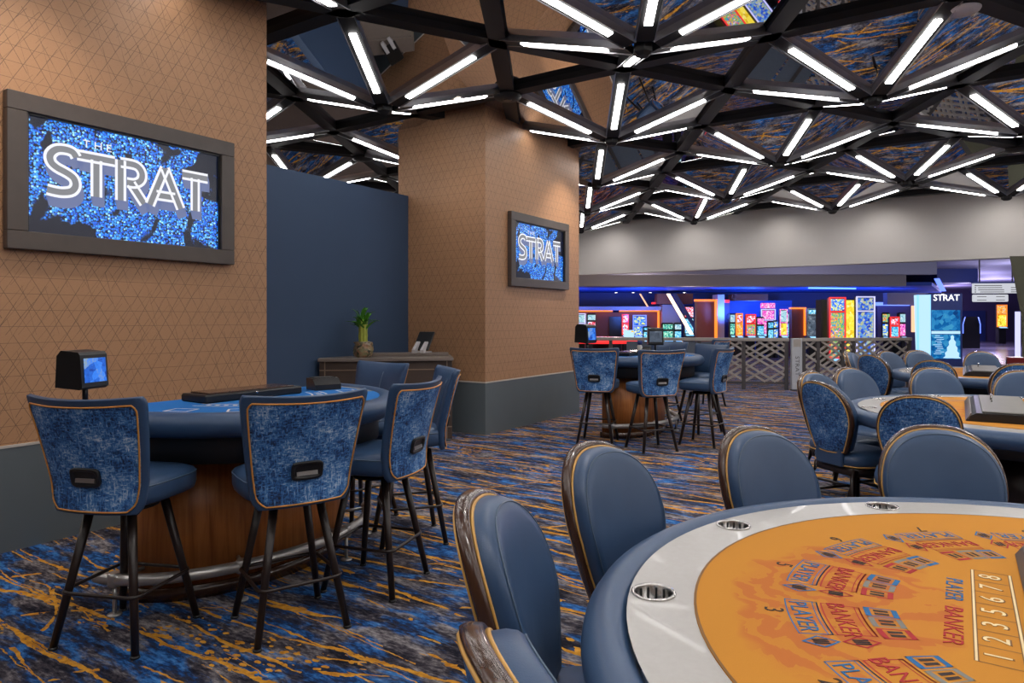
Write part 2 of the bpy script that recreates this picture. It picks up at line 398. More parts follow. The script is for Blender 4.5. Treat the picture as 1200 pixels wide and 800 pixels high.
# ------------------------------------------------------------------ mesh helpers
class MB:
    """collects geometry for ONE mesh object"""
    def __init__(s):
        s.bm = bmesh.new(); s.mi = 0
    def _v(s, pts): return [s.bm.verts.new(p) for p in pts]
    def face(s, vs, smooth=False):
        try:
            f = s.bm.faces.new(vs)
        except ValueError:
            return None
        f.material_index = s.mi; f.smooth = smooth
        return f
    def poly(s, pts, smooth=False):
        s.face(s._v(pts), smooth); return s
    def box(s, c, size, rz=0.0, mat=None, bev=0.0):
        x, y, z = (d / 2 for d in size)
        R = mat if mat is not None else Matrix.Rotation(rz, 3, 'Z')
        c = Vector(c)
        if bev <= 0:
            P = [c + R @ Vector(p) for p in ((-x, -y, -z), (x, -y, -z), (x, y, -z), (-x, y, -z), (-x, -y, z), (x, -y, z), (x, y, z), (-x, y, z))]
            v = s._v(P)
            for q in ((0, 3, 2, 1), (4, 5, 6, 7), (0, 1, 5, 4), (1, 2, 6, 5), (2, 3, 7, 6), (3, 0, 4, 7)):
                s.face([v[i] for i in q])
        else:
            b = min(bev, x * .9, y * .9, z * .9)
            rings = []
            for zz, ins in ((-z, b), (-z + b, 0), (z - b, 0), (z, b)):
                ring = []
                for sx, sy in ((-1, -1), (1, -1), (1, 1), (-1, 1)):
                    ex, ey = x - ins, y - ins
                    cb = b if ins == 0 else b * .6
                    a = (sx * (ex - cb), sy * ey); e = (sx * ex, sy * (ey - cb))
                    pr = [a, e] if sx * sy < 0 else [e, a]
                    if (sx, sy) in ((1, -1), (-1, 1)): pr = [a, e]
                    else: pr = [e, a]
                    ring += [c + R @ Vector((*p, zz)) for p in pr]
                rings.append(ring)
            s.loft(rings, True, True, True, smooth=False)
        return s
    def loft(s, rings, closed=True, cap0=True, cap1=True, smooth=True, loop=False):
        R = [s._v(r) for r in rings]
        n = len(R[0])
        pairs = list(zip(R[:-1], R[1:])) + ([(R[-1], R[0])] if loop else [])
        for a, b in pairs:
            for i in range(n if closed else n - 1):
                j = (i + 1) % n
                s.face([a[i], a[j], b[j], b[i]], smooth)
        if cap0 and closed and not loop: s.face(list(reversed(R[0])), False)
        if cap1 and closed and not loop: s.face(R[-1], False)
        return s
    def tube(s, pts, r, n=10, closed=False, cap=True, ry=None):
        """sweep a circle (or ellipse r x ry, ry vertical) along pts"""
        pts = [Vector(p) for p in pts]
        N = len(pts); rings = []
        up = Vector((0, 0, 1))
        for i, p in enumerate(pts):
            if closed: t = pts[(i + 1) % N] - pts[i - 1]
            else: t = pts[min(i + 1, N - 1)] - pts[max(i - 1, 0)]
            t.normalize()
            u = up if abs(t.dot(up)) < 0.95 else Vector((0, 1, 0))
            a = t.cross(u).normalized(); b = a.cross(t).normalized()
            rr = r[i] if isinstance(r, (list, tuple)) else r
            rb = rr if ry is None else ry
            rings.append([p + a * (rr * math.cos(2 * PI * k / n)) + b * (rb * math.sin(2 * PI * k / n)) for k in range(n)])
        s.loft(rings, True, cap, cap, True, loop=closed)
        return s
    def cyl(s, p0, p1, r0, r1=None, n=16):
        return s.tube([p0, p1], [r0, r0 if r1 is None else r1], n)
    def lathe(s, prof, c=(0, 0, 0), n=24, smooth=True):
        rings = [[(c[0] + r * math.cos(2 * PI * k / n), c[1] + r * math.sin(2 * PI * k / n), c[2] + z) for k in range(n)] for r, z in prof]
        return s.loft(rings, True, True, True, smooth)
    def prism(s, poly, z0, z1, smooth_side=False):
        """extrude a plan polygon upward"""
        a = s._v([(x, y, z0) for x, y in poly]); b = s._v([(x, y, z1) for x, y in poly])
        n = len(poly)
        s.face(list(reversed(a))); s.face(b)
        for i in range(n):
            j = (i + 1) % n
            s.face([a[i], a[j], b[j], b[i]], smooth_side)
        return s
    def slab(s, poly3, thick):
        """thicken a 3-D polygon along the given vector"""
        t = Vector(thick)
        a = s._v(poly3); b = s._v([Vector(p) + t for p in poly3])
        n = len(poly3)
        s.face(list(reversed(a))); s.face(b)
        for i in range(n):
            j = (i + 1) % n
            s.face([a[i], a[j], b[j], b[i]])
        return s
    def grid(s, rows, smooth=True):
        V = [s._v(r) for r in rows]
        for a, b in zip(V[:-1], V[1:]):
            for i in range(len(a) - 1): s.face([a[i], a[i + 1], b[i + 1], b[i]], smooth)
        return V
    def text(s, body, size, mat4, depth=0.0008, align='CENTER', sx=1.0):
        cu = bpy.data.curves.new('t', 'FONT')
        cu.body = body; cu.size = size; cu.align_x = align; cu.align_y = 'CENTER'
        cu.extrude = depth; cu.resolution_u = 3
        o = bpy.data.objects.new('t', cu); COL.objects.link(o)
        dg = bpy.context.evaluated_depsgraph_get(); dg.update()
        me = o.evaluated_get(dg).to_mesh()
        vs = [s.bm.verts.new(mat4 @ Vector((v.co.x * sx, v.co.y, v.co.z))) for v in me.vertices]
        for p in me.polygons: s.face([vs[i] for i in p.vertices])
        o.evaluated_get(dg).to_mesh_clear()
        bpy.data.objects.remove(o); bpy.data.curves.remove(cu)
        return s
    def build(s, name, mats, parent=None, weld=0.0):
        if weld: bmesh.ops.remove_doubles(s.bm, verts=s.bm.verts, dist=weld)
        bmesh.ops.recalc_face_normals(s.bm, faces=s.bm.faces)
        me = bpy.data.meshes.new(name)
        s.bm.to_mesh(me); s.bm.free()
        for m in (mats if isinstance(mats, (list, tuple)) else [mats]): me.materials.append(m)
        o = bpy.data.objects.new(name, me)
        COL.objects.link(o)
        if parent is not None: o.parent = parent
        return o

def thing(name, label, cat, loc=(0, 0, 0), rz=0.0, group=None):
    o = bpy.data.objects.new(name, None)
    COL.objects.link(o)
    o.empty_display_size = 0.1
    o.location = loc; o.rotation_euler = (0, 0, rz)
    return tag(o, label, cat, group)
def tag(o, label, cat, group=None):
    o['label'] = label; o['category'] = cat
    if group: o['group'] = group
    return o
def struct(o):
    o['kind'] = 'structure'
    return o
KIDS = {}
def dup(root, loc, rz, label, group=None, kids=None):
    """copy a thing with its parts and their sub-parts"""
    r = root.copy(); COL.objects.link(r)
    r.location = loc; r.rotation_euler = (0, 0, rz)
    r['label'] = label
    if group: r['group'] = group
    def rec(src, dst):
        for ch in [o for o in ALLKIDS(src)]:
            c = ch.copy(); COL.objects.link(c); c.parent = dst
            rec(ch, c)
    rec(root, r)
    return r
def ALLKIDS(o): return list(o.children)
def facing(dx, dy):
    """rotation that turns local +Y to the direction (dx, dy)"""
    return math.atan2(dy, dx) - PI / 2
def lerp(a, b, t): return a + (b - a) * t
def sstep(a, b, x):
    t = max(0.0, min(1.0, (x - a) / (b - a))); return t * t * (3 - 2 * t)

# ------------------------------------------------------------------ setting
def wallbox(name, lo, hi, m):
    o = MB().box([(a + b) / 2 for a, b in zip(lo, hi)], [b - a for a, b in zip(lo, hi)]).build(name, m)
    return struct(o)

struct(MB().poly([(-16, -9, 0), (26, -9, 0), (26, 40, 0), (-16, 40, 0)]).build('floor', M['carpet']))

WX = -4.97                      # room-side face of the tan columns
TOP = 4.75
def column(name, y0, y1, x1=WX, depth=1.46):
    wallbox(name, (x1 - depth, y0, 0.66), (x1, y1, TOP), M['wallpaper'])
    b = MB().box((x1 - depth / 2, (y0 + y1) / 2, 0.325), (depth + 0.012, y1 - y0 + 0.012, 0.65))
    struct(b.build('baseboard_' + name.split('_')[1], M['grey_base']))
    t = MB().box((x1 - depth / 2, (y0 + y1) / 2, 0.656), (depth + 0.024, y1 - y0 + 0.024, 0.016))
    struct(t.build('trim_' + ('1' if y0 < 3 else '2'), M['cap']))
column('wall_left', 1.22, 3.74)
column('wall_middle', 6.965, 9.48)
wallbox('wall_blue', (-6.37, 1.0, 0.0), (-6.25, 6.965, 3.12), M['blue_wall'])
wallbox('wall_far_left', (-12.2, -9, 0), (-12, 17.7, 4.6), M['dark_wall'])
wallbox('wall_rear', (-16, -9.2, 0), (26, -9, 4.6), M['wallpaper'])
wallbox('wall_right', (14, -9, 0), (14.2, 13, 4.6), M['wallpaper'])
# bulkhead over the way through to the slot hall
wallbox('wall_back', (-12, 17.4, 2.72), (4.2, 17.7, TOP), M['bulkhead'])

# mirrored faceted ceiling: six-sided pyramids hanging point-down in a trihexagonal grid
V0, U0, A_ = -3.689, 7.923, 2.941
R_OUT, R_IN, Z_OUT, Z_IN = 1.193, 0.327, 4.011, 3.768
SL = (Z_OUT - Z_IN) / (R_OUT - R_IN)
Z_PLANE = Z_OUT + SL * (A_ / 2 - R_OUT) + 0.05
Z_APEX = Z_IN - SL * R_IN + 0.05
ROW = A_ * math.sqrt(3) / 2
def star_centres():
    out = []
    for i in range(-4, 4):
        for j in range(-5, 7):
            x = V0 + (j + (0.5 if i % 2 else 0)) * A_
            y = U0 + i * ROW
            if -12.5 < x < 14 and y < 17.2: out.append((x, y, i))
    return out
def hexdir(k): return Vector((math.cos(k * PI / 3), math.sin(k * PI / 3), 0))
c = MB()
for x, y, i in star_centres():
    ctr = Vector((x, y, 0))
    ring = [ctr + hexdir(k) * (A_ / 2) + Vector((0, 0, Z_PLANE)) for k in range(6)]
    for k in range(6):
        c.poly([ctr + Vector((0, 0, Z_APEX)), ring[(k + 1) % 6], ring[k]])
    for k in (0, 1):            # the two flat triangles each star shares with its neighbours
        n1 = ctr + hexdir(k) * A_; n2 = ctr + hexdir(k + 1) * A_
        c.poly([(p / 2).to_3d() if False else Vector((p.x, p.y, Z_PLANE)) for p in ((ctr + n1) / 2, (ctr + n2) / 2, (n1 + n2) / 2)])
bmesh.ops.remove_doubles(c.bm, verts=c.bm.verts, dist=0.001)
me = bpy.data.meshes.new('ceiling'); c.bm.to_mesh(me); me.materials.append(M['mirror'])
o = bpy.data.objects.new('ceiling', me); COL.objects.link(o); struct(o)
# roof deck above it so nothing shines through
wallbox('ceiling_deck', (-16, -9.2, TOP), (26, 40, TOP + 0.1), M['black_metal'])

# black beams of the grid
def beam(idx, p0, p1):
    d = p1 - p0; L = d.length
    ang = math.atan2(d.y, d.x)
    mid = (p0 + p1) / 2
    o = MB().box((0, 0, 0), (L, 0.165, 0.07)).build('trim_%d' % idx, M['black_metal'])
    o.location = (mid.x, mid.y, Z_PLANE - 0.03); o.rotation_euler = (0, 0, ang)
    struct(o)
bi = 10
for fam_k in (0, 1, 2):
    d = hexdir(fam_k); nrm = Vector((-d.y, d.x, 0))
    base = Vector((V0, U0, 0)).dot(nrm) + ROW / 2
    for q in range(-12, 13):
        off = base + q * ROW
        ts = []
        # clip the line to the room rectangle
        lo, hi = -60.0, 60.0
        for ax, mn, mx in ((0, -11.9, 13.9), (1, -4.5, 17.35)):
            o_, dd = (nrm * off)[ax], d[ax]
            if abs(dd) < 1e-6:
                if not mn < o_ < mx: lo, hi = 1, 0
            else:
                a, b = sorted(((mn - o_) / dd, (mx - o_) / dd)); lo = max(lo, a); hi = min(hi, b)
        if hi - lo > 1.0:
            bi += 1
            beam(bi, nrm * off + d * lo, nrm * off + d * hi)

# star-shaped lights: six LED bars along the edges of each pyramid
ang = math.atan(SL)
def bar_meshes():
    # local X runs outward along the bar, sloping up
    r0, r1 = 0.13, 1.40
    L = (r1 - r0) / math.cos(ang)
    ch = MB(); ch.box((0, 0, 0.034), (L, 0.15, 0.05))
    cho = ch.build('light_bar', M['black_metal'])
    ed = MB()
    for sgn in (-1, 1): ed.box((0, sgn * 0.079, 0.030), (L, 0.008, 0.062))
    edo = ed.build('edge_trim', M['edge_metal'], cho)
    df = MB(); l2 = (R_OUT - R_IN) / math.cos(ang)
    xo = ((R_OUT + R_IN) - (r0 + r1)) / 2 / math.cos(ang)
    df.box((xo, 0, 0.004), (l2, 0.066, 0.018))
    dfo = df.build('diffuser', M['led'], cho)
    return cho, edo, dfo
bar0 = bar_meshes()
rm = (0.13 + 1.40) / 2
hub0 = MB().lathe([(0.05, -0.03), (0.085, 0.0), (0.085, 0.10)], n=6, smooth=False).build('hub', M['black_metal'])
def blocked(p, q):
    for t in [k / 6 for k in range(7)]:
        x = lerp(p.x, q.x, t); y = lerp(p.y, q.y, t)
        if -6.46 < x < WX + 0.02 and (1.2 < y < 3.76 or 6.94 < y < 9.5): return True
        if y > 17.2 or y < -4.4 or x < -11.8 or x > 13.8: return True
    return False
ORD = ['first', 'second', 'third', 'fourth', 'fifth', 'sixth', 'seventh', 'eighth', 'ninth', 'tenth', 'eleventh', 'twelfth']
ROWN = {3: 'row nearest the bulkhead', 2: 'second row from the bulkhead', 1: 'third row from the bulkhead',
        0: 'fourth row from the bulkhead', -1: 'fifth row from the bulkhead', -2: 'row at the top frame edge', -3: 'row above the camera', -4: 'row behind the camera'}
first = True
stars = []
for x, y, i in star_centres():
    if -6.5 < x < WX and (1.2 < y < 3.76 or 6.94 < y < 9.5): 
        pass
    stars.append((i, x, y))
stars.sort(key=lambda s: (-s[0], s[1]))
cnt = {}
for i, x, y in stars:
    ctr = Vector((x, y, 0))
    ks = [k for k in range(6) if not blocked(ctr + hexdir(k) * R_IN, ctr + hexdir(k) * R_OUT)]
    if not ks: continue
    Xc, Zc = x * CA + y * SA, -x * SA + y * CA
    seen = Zc > 1.5 and -30 < 600 + 800 * Xc / Zc < 1230 and 374 - 800 * (Z_APEX - EYE) / Zc > -60
    q = cnt.get(i, 0); cnt[i] = q + (1 if seen else 0)
    lab = 'six-bar white LED star light, %s from left, %s' % (ORD[q], ROWN[i]) if seen else 'six-bar white LED star light of the mirrored ceiling outside the picture'
    root = thing('ceiling_light', lab, 'ceiling light', (x, y, Z_APEX - 0.05), 0, 'star lights of the mirrored ceiling' if seen else 'star lights outside the picture')
    hb = hub0 if first else hub0.copy()
    if not first: COL.objects.link(hb)
    hb.parent = root
    for k in ks:
        ob = []
        for b in bar0:
            if first: nb = b
            else:
                nb = b.copy(); COL.objects.link(nb)
            ob.append(nb)
        ob[1].parent = ob[0]; ob[2].parent = ob[0]
        ob[0].parent = root
        ob[0].location = hexdir(k) * rm + Vector((0, 0, SL * rm))
        ob[0].rotation_euler = (Matrix.Rotation(k * PI / 3, 3, 'Z') @ Matrix.Rotation(-ang, 3, 'Y')).to_euler()
        first = False
# ------------------------------------------------------------------ bar-height swivel stool
def make_stool(label):
    root = thing('bar_stool', label, 'bar stool', group='high stools at the blackjack tables')
    def sq(hw, hd, z, e=4.0, n=28, cy=0.0):
        out = []
        for k in range(n):
            a = 2 * PI * k / n
            ca, sa = math.cos(a), math.sin(a)
            out.append((math.copysign(abs(ca) ** (2 / e), ca) * hw, cy + math.copysign(abs(sa) ** (2 / e), sa) * hd, z))
        return out
    s = MB()
    s.loft([sq(.205, .20, .632, cy=.01), sq(.232, .228, .645, cy=.01), sq(.240, .235, .672, cy=.01), sq(.240, .235, .712, cy=.01), sq(.232, .228, .735, cy=.01), sq(.200, .195, .750, cy=.01), sq(.11, .11, .756, cy=.01)])
    seat = s.build('seat', M['leather'], root)
    sm = MB(); sm.tube([(p[0], p[1], p[2]) for p in sq(.2385, .2335, .722, cy=.01)], .0035, 6, closed=True)
    sm.build('seam', M['leather_grey'], seat)
    # backrest shell
    Z0, Z1 = .605, 1.115
    def pt(sv, t, off=0.0):
        hw = lerp(.216, .292, t ** 0.9)
        cor = 1 - .10 * max(0, (.10 - t) / .10) ** 2 - .05 * max(0, (t - .94) / .06) ** 2
        x = sv * hw * cor
        y = -.205 - .085 * t - .045 * t * t + .85 * x * x - .10 * max(0, .25 - t)
        z = Z0 + (Z1 - Z0) * t + .012 * (sv * sv) * t
        return Vector((x, y + off, z))
    NS, NTT = 16, 20
    th = .078
    def front(sv, t):
        e = (1 - abs(sv) ** 5) * (1 - abs(2 * t - 1) ** 6)
        return pt(sv * .97, .03 + .93 * t, th * .42 + .030 * e)
    def back(sv, t): return pt(sv, t, 0)
    b = MB()
    S = [-1 + 2 * i / NS for i in range(NS + 1)]; T = [.5 - .5 * math.cos(PI * i / NTT) for i in range(NTT + 1)]
    F = b.grid([[front(a, t) for a in S] for t in T])
    Mi = [[pt(a, t, th * .30) for a in S] for t in T]
    Bk = b.grid([[back(a * .985, .008 + .984 * t) for a in S] for t in T])
    def border(V): 
        return V[0] + [r[-1] for r in V[1:]] + list(reversed(V[-1]))[1:] + [r[0] for r in reversed(V[1:-1])]
    midv = [b.bm.verts.new(p) for p in (Mi[0] + [r[-1] for r in Mi[1:]] + list(reversed(Mi[-1]))[1:] + [r[0] for r in reversed(Mi[1:-1])])]
    for A, Bq in ((border(F), midv), (midv, border(Bk))):
        n_ = len(A)
        for i in range(n_):
            j = (i + 1) % n_
            b.face([A[i], A[j], Bq[j], Bq[i]], True)
    backrest = b.build('backrest', M['leather'], root)
    ctr = MB(); ctr.tube([front(0, t) + Vector((0, .001, 0)) for t in [k / 10 for k in range(1, 10)]], .003, 6)
    ctr.build('seam', M['leather_grey'], backrest)
    # woven panel on the back with its piping
    p = MB()
    def bp(a, t):
        k = 1 - .13 * max(0, (.12 - t) / .12) ** 2.2 - .07 * max(0, (t - .93) / .07) ** 2
        return pt(a * .925 * k, .035 + .90 * t, -.0075)
    G = p.grid([[bp(a, t) for a in S] for t in T])
    G2 = p.grid([[bp(a, t) + Vector((0, .012, 0)) for a in S] for t in T])
    A, Bq = border(G), border(G2)
    for i in range(len(A)):
        j = (i + 1) % len(A); p.face([A[i], A[j], Bq[j], Bq[i]], True)
    panel = p.build('back_panel', M['fabric'], root)
    loop = [bp(a, 0) for a in S] + [bp(1, t) for t in T[1:]] + [bp(a, 1) for a in reversed(S[:-1])] + [bp(-1, t) for t in reversed(T[1:-1])]
    pp = MB(); pp.tube([q + Vector((0, -.001, 0)) for q in loop], .0040, 6, closed=True)
    pp.build('piping', M['piping'], root)
    # pull handle: black cup with an open slot
    hc = bp(0, .33)
    h = MB()
    tilt = Matrix.Rotation(.20, 3, 'X')
    def rr(hw, hh, y, e=5, n=24):
        return [hc + tilt @ Vector((math.copysign(abs(math.cos(2 * PI * k / n)) ** (2 / e), math.cos(2 * PI * k / n)) * hw, y, math.copysign(abs(math.sin(2 * PI * k / n)) ** (2 / e), math.sin(2 * PI * k / n)) * hh)) for k in range(n)]
    h.loft([rr(.070, .042, .004), rr(.072, .044, -.009), rr(.068, .040, -.013), rr(.058, .029, -.012), rr(.054, .026, -.003)], True, False, True)
    hd = h.build('handle', M['black'], root)
    hl = MB(); hl.box(hc + tilt @ Vector((0, -.006, -.013)), (.094, .010, .018), mat=tilt @ Matrix.Rotation(-.3, 3, 'X'))
    hl.build('handle_plate', M['steel'], hd)
    # swivel, legs, ring
    sw = MB(); sw.lathe([(.05, .585), (.13, .590), (.13, .606), (.10, .610), (.10, .634)], n=20)
    sw.build('swivel', M['black_metal'], root)
    for sx in (-1, 1):
        for sy in (-1, 1):
            lg = MB()
            lg.tube([(sx * .105, sy * .105, .606), (sx * .205, sy * .205, .008)], [.021, .016], 10)
            l = lg.build('leg', M['leg'], root)
            gl = MB(); gl.lathe([(.019, 0), (.021, .004), (.017, .012)], (sx * .2055, sy * .2055, 0), 12)
            gl.build('glide', M['black'], l)
    q = .190; rc = .045; z = .245
    loop = []
    for cx, cy, a0 in ((q - rc, q - rc, 0), (-q + rc, q - rc, PI / 2), (-q + rc, -q + rc, PI), (q - rc, -q + rc, 1.5 * PI)):
        for k in range(5):
            a = a0 + k * PI / 8
            loop.append((cx + rc * math.cos(a), cy + rc * math.sin(a), z))
    fr = MB(); fr.tube(loop, .0085, 8, closed=True)
    fr.build('foot_ring', M['steel'] if False else M['leg'], root)
    return root

# ------------------------------------------------------------------ low chair with a spoon-shaped back
def make_chair(label):
    root = thing('casino_chair', label, 'chair', group='round-backed chairs at the baccarat tables')
    ZB, ZC, ZT = .47, .755, 1.0
    def half(z, k=1.0):
        if z > ZC:
            t = (z - ZC) / (ZT - ZC); return .234 * max(0, 1 - t ** 2.35) ** (1 / 2.35)
        t = (ZC - z) / (ZC - ZB); return .234 - .085 * t ** 1.5
    # outline as (x,z) loop, anticlockwise from bottom left
    up = []
    N = 20
    for k in range(N + 1):
        z = lerp(ZB, ZC, k / N); up.append((half(z), z))
    for k in range(1, 15):
        a = k / 14 * PI / 2
        e = 2 / 2.35
        up.append((.234 * math.cos(a) ** e if k < 14 else 0, ZC + (ZT - ZC) * math.sin(a) ** e))
    loop = up + [(-x, z) for x, z in reversed(up[:-1])]
    # close the bottom with a few points
    bx = loop[0][0]
    loop = [(lerp(-bx, bx, t), ZB - .018 * (1 - (2 * t - 1) ** 2)) for t in (.25, .5, .75)] + loop
    def yb(x, z): return -.225 - .20 * (z - ZB) - .10 * max(0, z - .70) + .85 * x * x
    cen = (0, .735)
    def sc(r, q, dy):
        x = cen[0] + (q[0] - cen[0]) * r; z = cen[1] + (q[1] - cen[1]) * r
        return Vector((x, yb(x, z) + dy, z))
    def dome(levels, cy):
        m = MB()
        rings = [[sc(r, q, dy) for q in loop] for r, dy in levels]
        m.loft(rings, True, False, False)
        # centre fans
        vs = [v for v in m.bm.verts]
        n_ = len(loop)
        for idx, (r, dy) in ((0, levels[0]), (-1, levels[-1])):
            ring = vs[:n_] if idx == 0 else vs[-n_:]
            cv = m.bm.verts.new(sc(0, loop[0], cy[0] if idx == 0 else cy[1]))
            for i in range(n_): m.face([ring[i], ring[(i + 1) % n_], cv], True)
        return m
    pad = dome([(.3, .012), (.85, .010), (.905, .012), (.93, .030), (.932, .056), (.915, .074), (.875, .086), (.78, .092), (.62, .096), (.35, .099)], (.012, .100))
    backrest = pad.build('backrest', M['leather'], root)
    st = MB(); st.tube([sc(.885, q, .0845) for q in loop], .0022, 5, closed=True); st.build('stitching', M['leather_grey'], backrest)
    rim = MB()
    prof = [(.915, -.010), (.915, .016), (.945, .026), (.98, .022), (.993, .010), (.993, -.004), (.98, -.014), (.945, -.016)]
    rim.loft([[sc(r, q, dy) for q in loop] for r, dy in prof], True, False, False, loop=True)
    rim.build('back_rim', M['rim_wood'], root)
    bp = dome([(.35, -.026), (.7, -.024), (.88, -.019), (.928, -.013), (.93, .0), (.3, .004)], (-.027, .004))
    bp.build('back_panel', M['fabric'], root)
    for nm, r, dy in (('piping', .938, -.017), ('piping', .934, .028)):
        q_ = MB(); q_.tube([sc(r, q, dy) for q in loop], .0043, 6, closed=True)
        q_.build(nm, M['gold_piping'], root)
    # seat
    def sq(hw, hd, z, e=3.6, n=28, cy=.03):
        return [(math.copysign(abs(math.cos(2 * PI * k / n)) ** (2 / e), math.cos(2 * PI * k / n)) * hw * (1 + .06 * math.sin(2 * PI * k / n)), cy + math.copysign(abs(math.sin(2 * PI * k / n)) ** (2 / e), math.sin(2 * PI * k / n)) * hd, z) for k in range(n)]
    s = MB(); s.loft([sq(.235, .235, .372), sq(.252, .250, .385), sq(.258, .255, .42), sq(.250, .247, .455), sq(.215, .212, .476), sq(.12, .12, .484)])
    s.build('seat', M['leather'], root)
    q_ = MB(); q_.tube(sq(.254, .252, .386), .005, 6, closed=True); q_.build('piping', M['gold_piping'], root)
    ap = MB(); ap.loft([sq(.222, .222, .315, 6), sq(.232, .232, .372, 6)])
    ap.build('seat_frame', M['leg'], root)
    nk = MB(); nk.box((0, -.222, .45), (.26, .035, .15), bev=.01); nk.build('back_bracket', M['leather'], root)
    for sx in (-1, 1):
        l = MB(); l.tube([(sx * .195, .225, .33), (sx * .215, .245, .045)], [.026, .018], 8)
        lo = l.build('leg', M['leg'], root)
        ca = MB(); ca.lathe([(.010, 0), (.022, .006), (.024, .022), (.020, .042), (.012, .048)], (sx * .2155, .2455, 0), 12); ca.build('caster', M['black'], lo)
        l = MB(); l.tube([(sx * .185, -.165, .36), (sx * .200, -.225, .20), (sx * .215, -.275, .01)], [.026, .022, .017], 8)
        lo = l.build('leg', M['leg'], root)
        ca = MB(); ca.lathe([(.018, 0), (.020, .006), (.016, .014)], (sx * .2155, -.277, 0), 12); ca.build('glide', M['black'], lo)
    for pts in ([(-.205, .236, .17), (.205, .236, .17)], [(-.206, .236, .14), (-.205, -.24, .14)], [(.206, .236, .14), (.205, -.24, .14)]):
        t = MB(); t.tube(pts, .011, 8); t.build('stretcher', M['leg'], root)
    return root

# ------------------------------------------------------------------ high half-round blackjack table (local +X is the players' side)
def arc(a, b, n=40, x0=0.0, t0=-PI / 2, t1=PI / 2):
    return [(x0 + b * math.cos(lerp(t0, t1, k / n)), a * math.sin(lerp(t0, t1, k / n))) for k in range(n + 1)]
def make_blackjack(label):
    root = thing('blackjack_table', label, 'gaming table', group='half-round blackjack tables')
    a, b = .87, .96
    H = 1.0
    rl = [(-.10, -a + .06)] + [(x, y) for x, y in arc(a - .065, b - .065)] + [(-.10, a - .06)]
    r = MB(); r.tube([(x, y, H - .062) for x, y in rl], .068, 14, ry=.062); r.build('arm_rail', M['leather'], root)
    f = MB(); f.prism([(-.16, -a + .10)] + arc(a - .11, b - .11) + [(-.16, a - .10)], H - .05, H - .015); f.build('tabletop', M['blue_felt'], root)
    # white arc lines and betting spots
    pr = MB()
    zt = H - .0142
    def strip(aa, bb, w, t0, t1, n=40):
        o_ = arc(aa, bb, n, 0, t0, t1); i_ = arc(aa - w, bb - w, n, 0, t0, t1)
        for k in range(n): pr.poly([(*o_[k], zt), (*o_[k + 1], zt), (*i_[k + 1], zt), (*i_[k], zt)])
    strip(.46, .54, .012, -1.25, 1.25); strip(.38, .44, .012, -1.25, 1.25)
    for k in range(6):
        t = lerp(-1.15, 1.15, k / 5)
        cx, cy = .70 * math.cos(t), .62 * math.sin(t)
        th = math.atan2(cy / .62, cx / .70)
        mt = Matrix.Translation((cx, cy, zt)) @ Matrix.Rotation(th, 4, 'Z')
        for dx, dy, sx_, sy_ in ((.052, 0, .012, .13), (-.052, 0, .012, .13), (0, .062, .105, .012), (0, -.062, .105, .012)):
            pr.poly([mt @ Vector((dx + ex * sx_ / 2, dy + ey * sy_ / 2, 0)) for ex, ey in ((-1, -1), (1, -1), (1, 1), (-1, 1))])
    for k in range(22):
        t = lerp(-1.1, 1.1, k / 21)
        cx, cy = .485 * math.cos(t), .415 * math.sin(t)
        mt = Matrix.Translation((cx, cy, zt)) @ Matrix.Rotation(t, 4, 'Z')
        pr.poly([mt @ Vector((ex * .017, ey * .011, 0)) for ex, ey in ((-1, -1), (1, -1), (1, 1), (-1, 1))])
    pr.build('felt_print', M['print_white'], root)
    wr = MB(); zt = H - .0142
    o_ = arc(a - .115, b - .115); i_ = arc(a - .155, b - .155)
    for k in range(len(o_) - 1):
        if abs(k - 20) > 12: wr.poly([(*o_[k], zt), (*o_[k + 1], zt), (*i_[k + 1], zt), (*i_[k], zt)])
    wr.build('border', M['ring'], root)
    sk = MB(); sk.prism([(-.12, -.76)] + arc(.76, .84) + [(-.12, .76)], H - .26, H - .05, True); sk.build('apron', M['black_vinyl'], root)
    pd = MB(); pd.prism([(-.05, -.69)] + arc(.69, .42) + [(-.05, .69)], .07, H - .26, True); pd.build('pedestal', M['ped_wood'], root)
    pl = MB(); pl.prism([(-.07, -.705)] + arc(.705, .435) + [(-.07, .705)], 0, .07, True); pl.build('plinth', M['rim_wood'], root)
    fr = MB(); pts = [(x, y, .175) for x, y in arc(.86, .57, 40, 0, -1.5, 1.2)]
    fr.tube(pts, .029, 14)
    foot = fr.build('foot_rail', M['satin'], root)
    for t in (-1.3, -.45, .40, 1.1):
        x, y = .57 * math.cos(t), .86 * math.sin(t)
        p = MB(); p.cyl((x, y, .008), (x, y, .152), .010); p.lathe([(.034, 0), (.034, .006), (.014, .012)], (x, y, 0), 16)
        xi, yi = .42 * math.cos(t), .69 * math.sin(t)
        p.cyl((x, y, .175), (xi, yi, .175), .010)
        p.lathe([(.026, -.034), (.033, -.02), (.033, .02), (.026, .034)], (x, y, .175), 14)
        p.build('rail_post', M['satin'], foot)
    # dealer's chip tray, let into the straight side
    ty = -0.02
    tr = MB(); tr.box((.04, ty, H + .008), (.24, .66, .046), bev=.008); t_ = tr.build('chip_tray', M['black'], root)
    ld = MB(); ld.box((.04, ty, H + .034), (.18, .58, .010), bev=.003); ld.build('tray_lid', M['rim_wood'], t_)
    lk = MB(); lk.lathe([(.012, 0), (.012, .012)], (.15, -.02, H + .016), 12); lk.build('lock', M['chrome'], t_)
    return root

